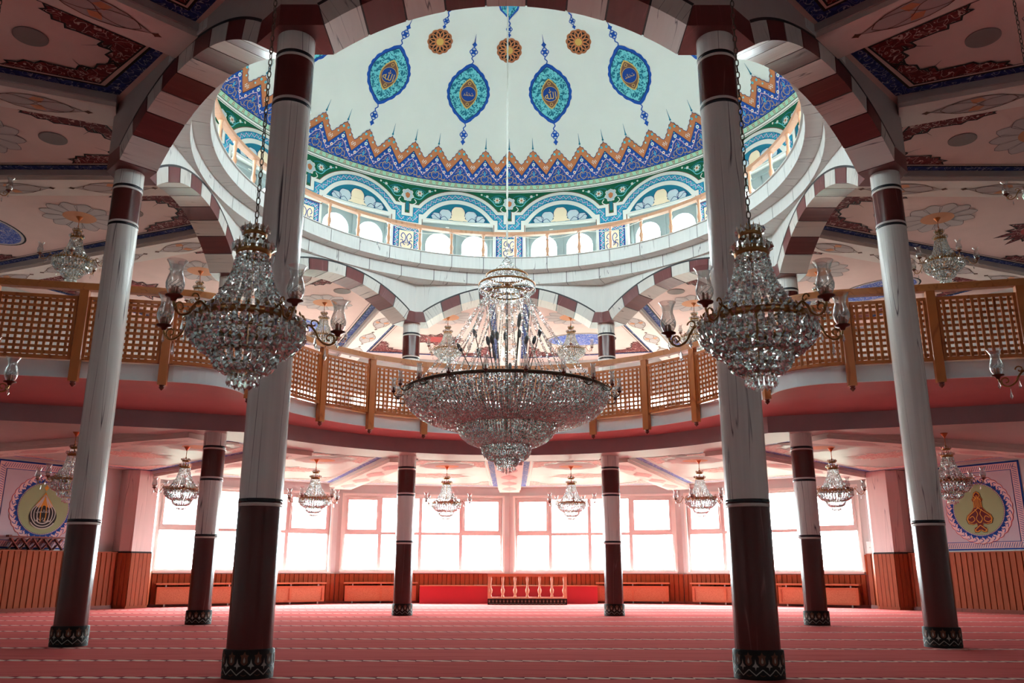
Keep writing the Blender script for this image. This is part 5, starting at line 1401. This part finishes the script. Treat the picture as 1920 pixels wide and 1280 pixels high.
for i in range(n):
    t = 2*pi*i/n; r1 = 2.26 if i % 2 else 1.55; z1 = 5.30 if i % 2 else 5.15
    pts = [(.48*cos(t), .48*sin(t), 7.74), ((.48+(r1-.48)*.36)*cos(t), (.48+(r1-.48)*.36)*sin(t), 6.70), ((.48+(r1-.48)*.72)*cos(t), (.48+(r1-.48)*.72)*sin(t), 5.86), (r1*cos(t), r1*sin(t), z1)]
    strand(m, pts, 62, .023)
o = m.build('chain_strands', 'crystal', e); o['kind'] = 'stuff'
m = MB()
for i in range(30):
    t = 2*pi*i/30
    strand(m, [(.05*cos(t),.05*sin(t),8.66),(.16*cos(t),.16*sin(t),8.45),(.34*cos(t),.34*sin(t),8.30),(.50*cos(t),.50*sin(t),8.21)], 12, .018)
    strand(m, [(.50*cos(t),.50*sin(t),8.16),(.58*cos(t),.58*sin(t),8.06),(.68*cos(t),.68*sin(t),7.97)], 6, .018)
    strand(m, [(.67*cos(t),.67*sin(t),7.90),(.60*cos(t),.60*sin(t),7.82),(.50*cos(t),.50*sin(t),7.77)], 5, .018)
for q in range(5): m.bead((0,0,8.70+q*.07), .05-.006*q, .045)
o = m.build('crown_strands', 'crystal', e); o['kind'] = 'stuff'
m = MB()
for r, z in ((.50,8.19),(.68,7.95),(.475,7.75)): m.lathe([(r-.015,z-.02),(r+.012,z-.02),(r+.012,z+.02),(r-.015,z+.02)], 40, cap=False)
for i in range(8): t = 2*pi*i/8; m.tube([(0,0,7.95),(.68*cos(t),.68*sin(t),7.95)], .008, 5); m.tube([(0,0,7.75),(.47*cos(t),.47*sin(t),7.75)], .008, 5)
m.lathe([(.0,7.93),(.13,7.94),(.13,7.97),(.0,7.98)], 16)
m.build('crown_rings', 'gold', e)
m = MB(); m.lathe([(2.35,5.25),(2.39,5.26),(2.40,5.31),(2.36,5.33)], 96, cap=False)
for i in range(110): t = 2*pi*i/110; m.bead((2.40*cos(t), 2.40*sin(t), 5.345), .018, .03)
for prof in (prof2, prof3, prof4): r, z = prof[0]; m.lathe([(r-.02,z-.01),(r+.012,z-.01),(r+.012,z+.02),(r-.02,z+.02)], 64, cap=False)
for i in range(12): t = 2*pi*i/12; m.tube([(0,0,4.75),(1.1*cos(t),1.1*sin(t),4.62),(2.34*cos(t),2.34*sin(t),5.25)], .012, 5)
m.build('rim', 'iron', e)
MB().lathe([(.0,4.05),(.03,4.05),(.035,5.2),(.06,5.24),(.06,5.5),(.03,5.56),(.028,7.72),(.05,7.76),(.0,7.8)], 12).build('centre_pole', 'iron', e)
rn = random.Random(3)
for i in range(16):
    t = 2*pi*i/16+rn.uniform(-.15,.15); r1 = .28+.85*((i*7) % 16)/15; z1 = 7.15-.95*r1+rn.uniform(-.25,.25)
    m = MB(); m.tube([(.05*cos(t),.05*sin(t),4.9),(r1*.6*cos(t),r1*.6*sin(t),5.45),(r1*cos(t),r1*sin(t),z1)], .012, 5)
    st_ = m.build('bulb_stem', 'iron', e)
    d = Vector((r1*.4*cos(t), r1*.4*sin(t), z1-5.45)).normalized(); p = Vector((r1*cos(t), r1*sin(t), z1))
    MB().tube([p, p+d*.04, p+d*.15, p+d*.21], [.03,.046,.046,.018], 8).build('bulb', 'bulb_grey', st_)
A_G = MB().tube(smooth_path([(2.36,0,5.22),(2.44,0,5.15),(2.53,0,5.13),(2.60,0,5.18),(2.61,0,5.25)], 4), .014, 6).tube([(2.45+.04*cos(t),0,5.22+.04*sin(t)) for t in [.6*q for q in range(10)]], .009, 5).mesh('arm', ['iron'])
C_G = MB().lathe([(.0,5.22),(.03,5.23),(.05,5.26),(.05,5.27),(.02,5.28),(.02,5.36),(.0,5.37)], 12, (2.61,0,0)).mesh('candle_cup', ['cup_dark'])
G_G = MB().lathe([(.03,5.27),(.058,5.31),(.06,5.37),(.044,5.44),(.042,5.49),(.064,5.57)], 14, (2.61,0,0), cap=False).mesh('glass_shade', ['shade_glass'])
_m = MB(); pendant(_m, (2.61,0,5.20), .13, .02); D_G = _m.mesh('pendant', ['crystal'])
for i in range(20):
    ar = link('arm', A_G, e, (0,0,0), 18*i+9)
    link('candle_cup', C_G, ar); link('glass_shade', G_G, ar); link('pendant', D_G, ar)
n = 60; m = MB()
for ph in (0, pi):
    m.tube([(.013*cos(ph+q*.9), .013*sin(ph+q*.9), 8.98+(DC+DR-8.98)*q/140) for q in range(141)], .014, 5)
m.build('hanging_rope', 'rope', e)

# loose white cable hung along the dome balustrade
b = MB(); pts = []
for i in range(25):
    a = -34+i*3.0; sag = .16*sin(pi*((i % 6)/6)); pts.append(P(a, 7.12, 12.16-sag))
b.tube(pts, .012, 5)
b.build('loose_cable', 'p_white', label='thin white cable hung along the dome balustrade', cat='cable')
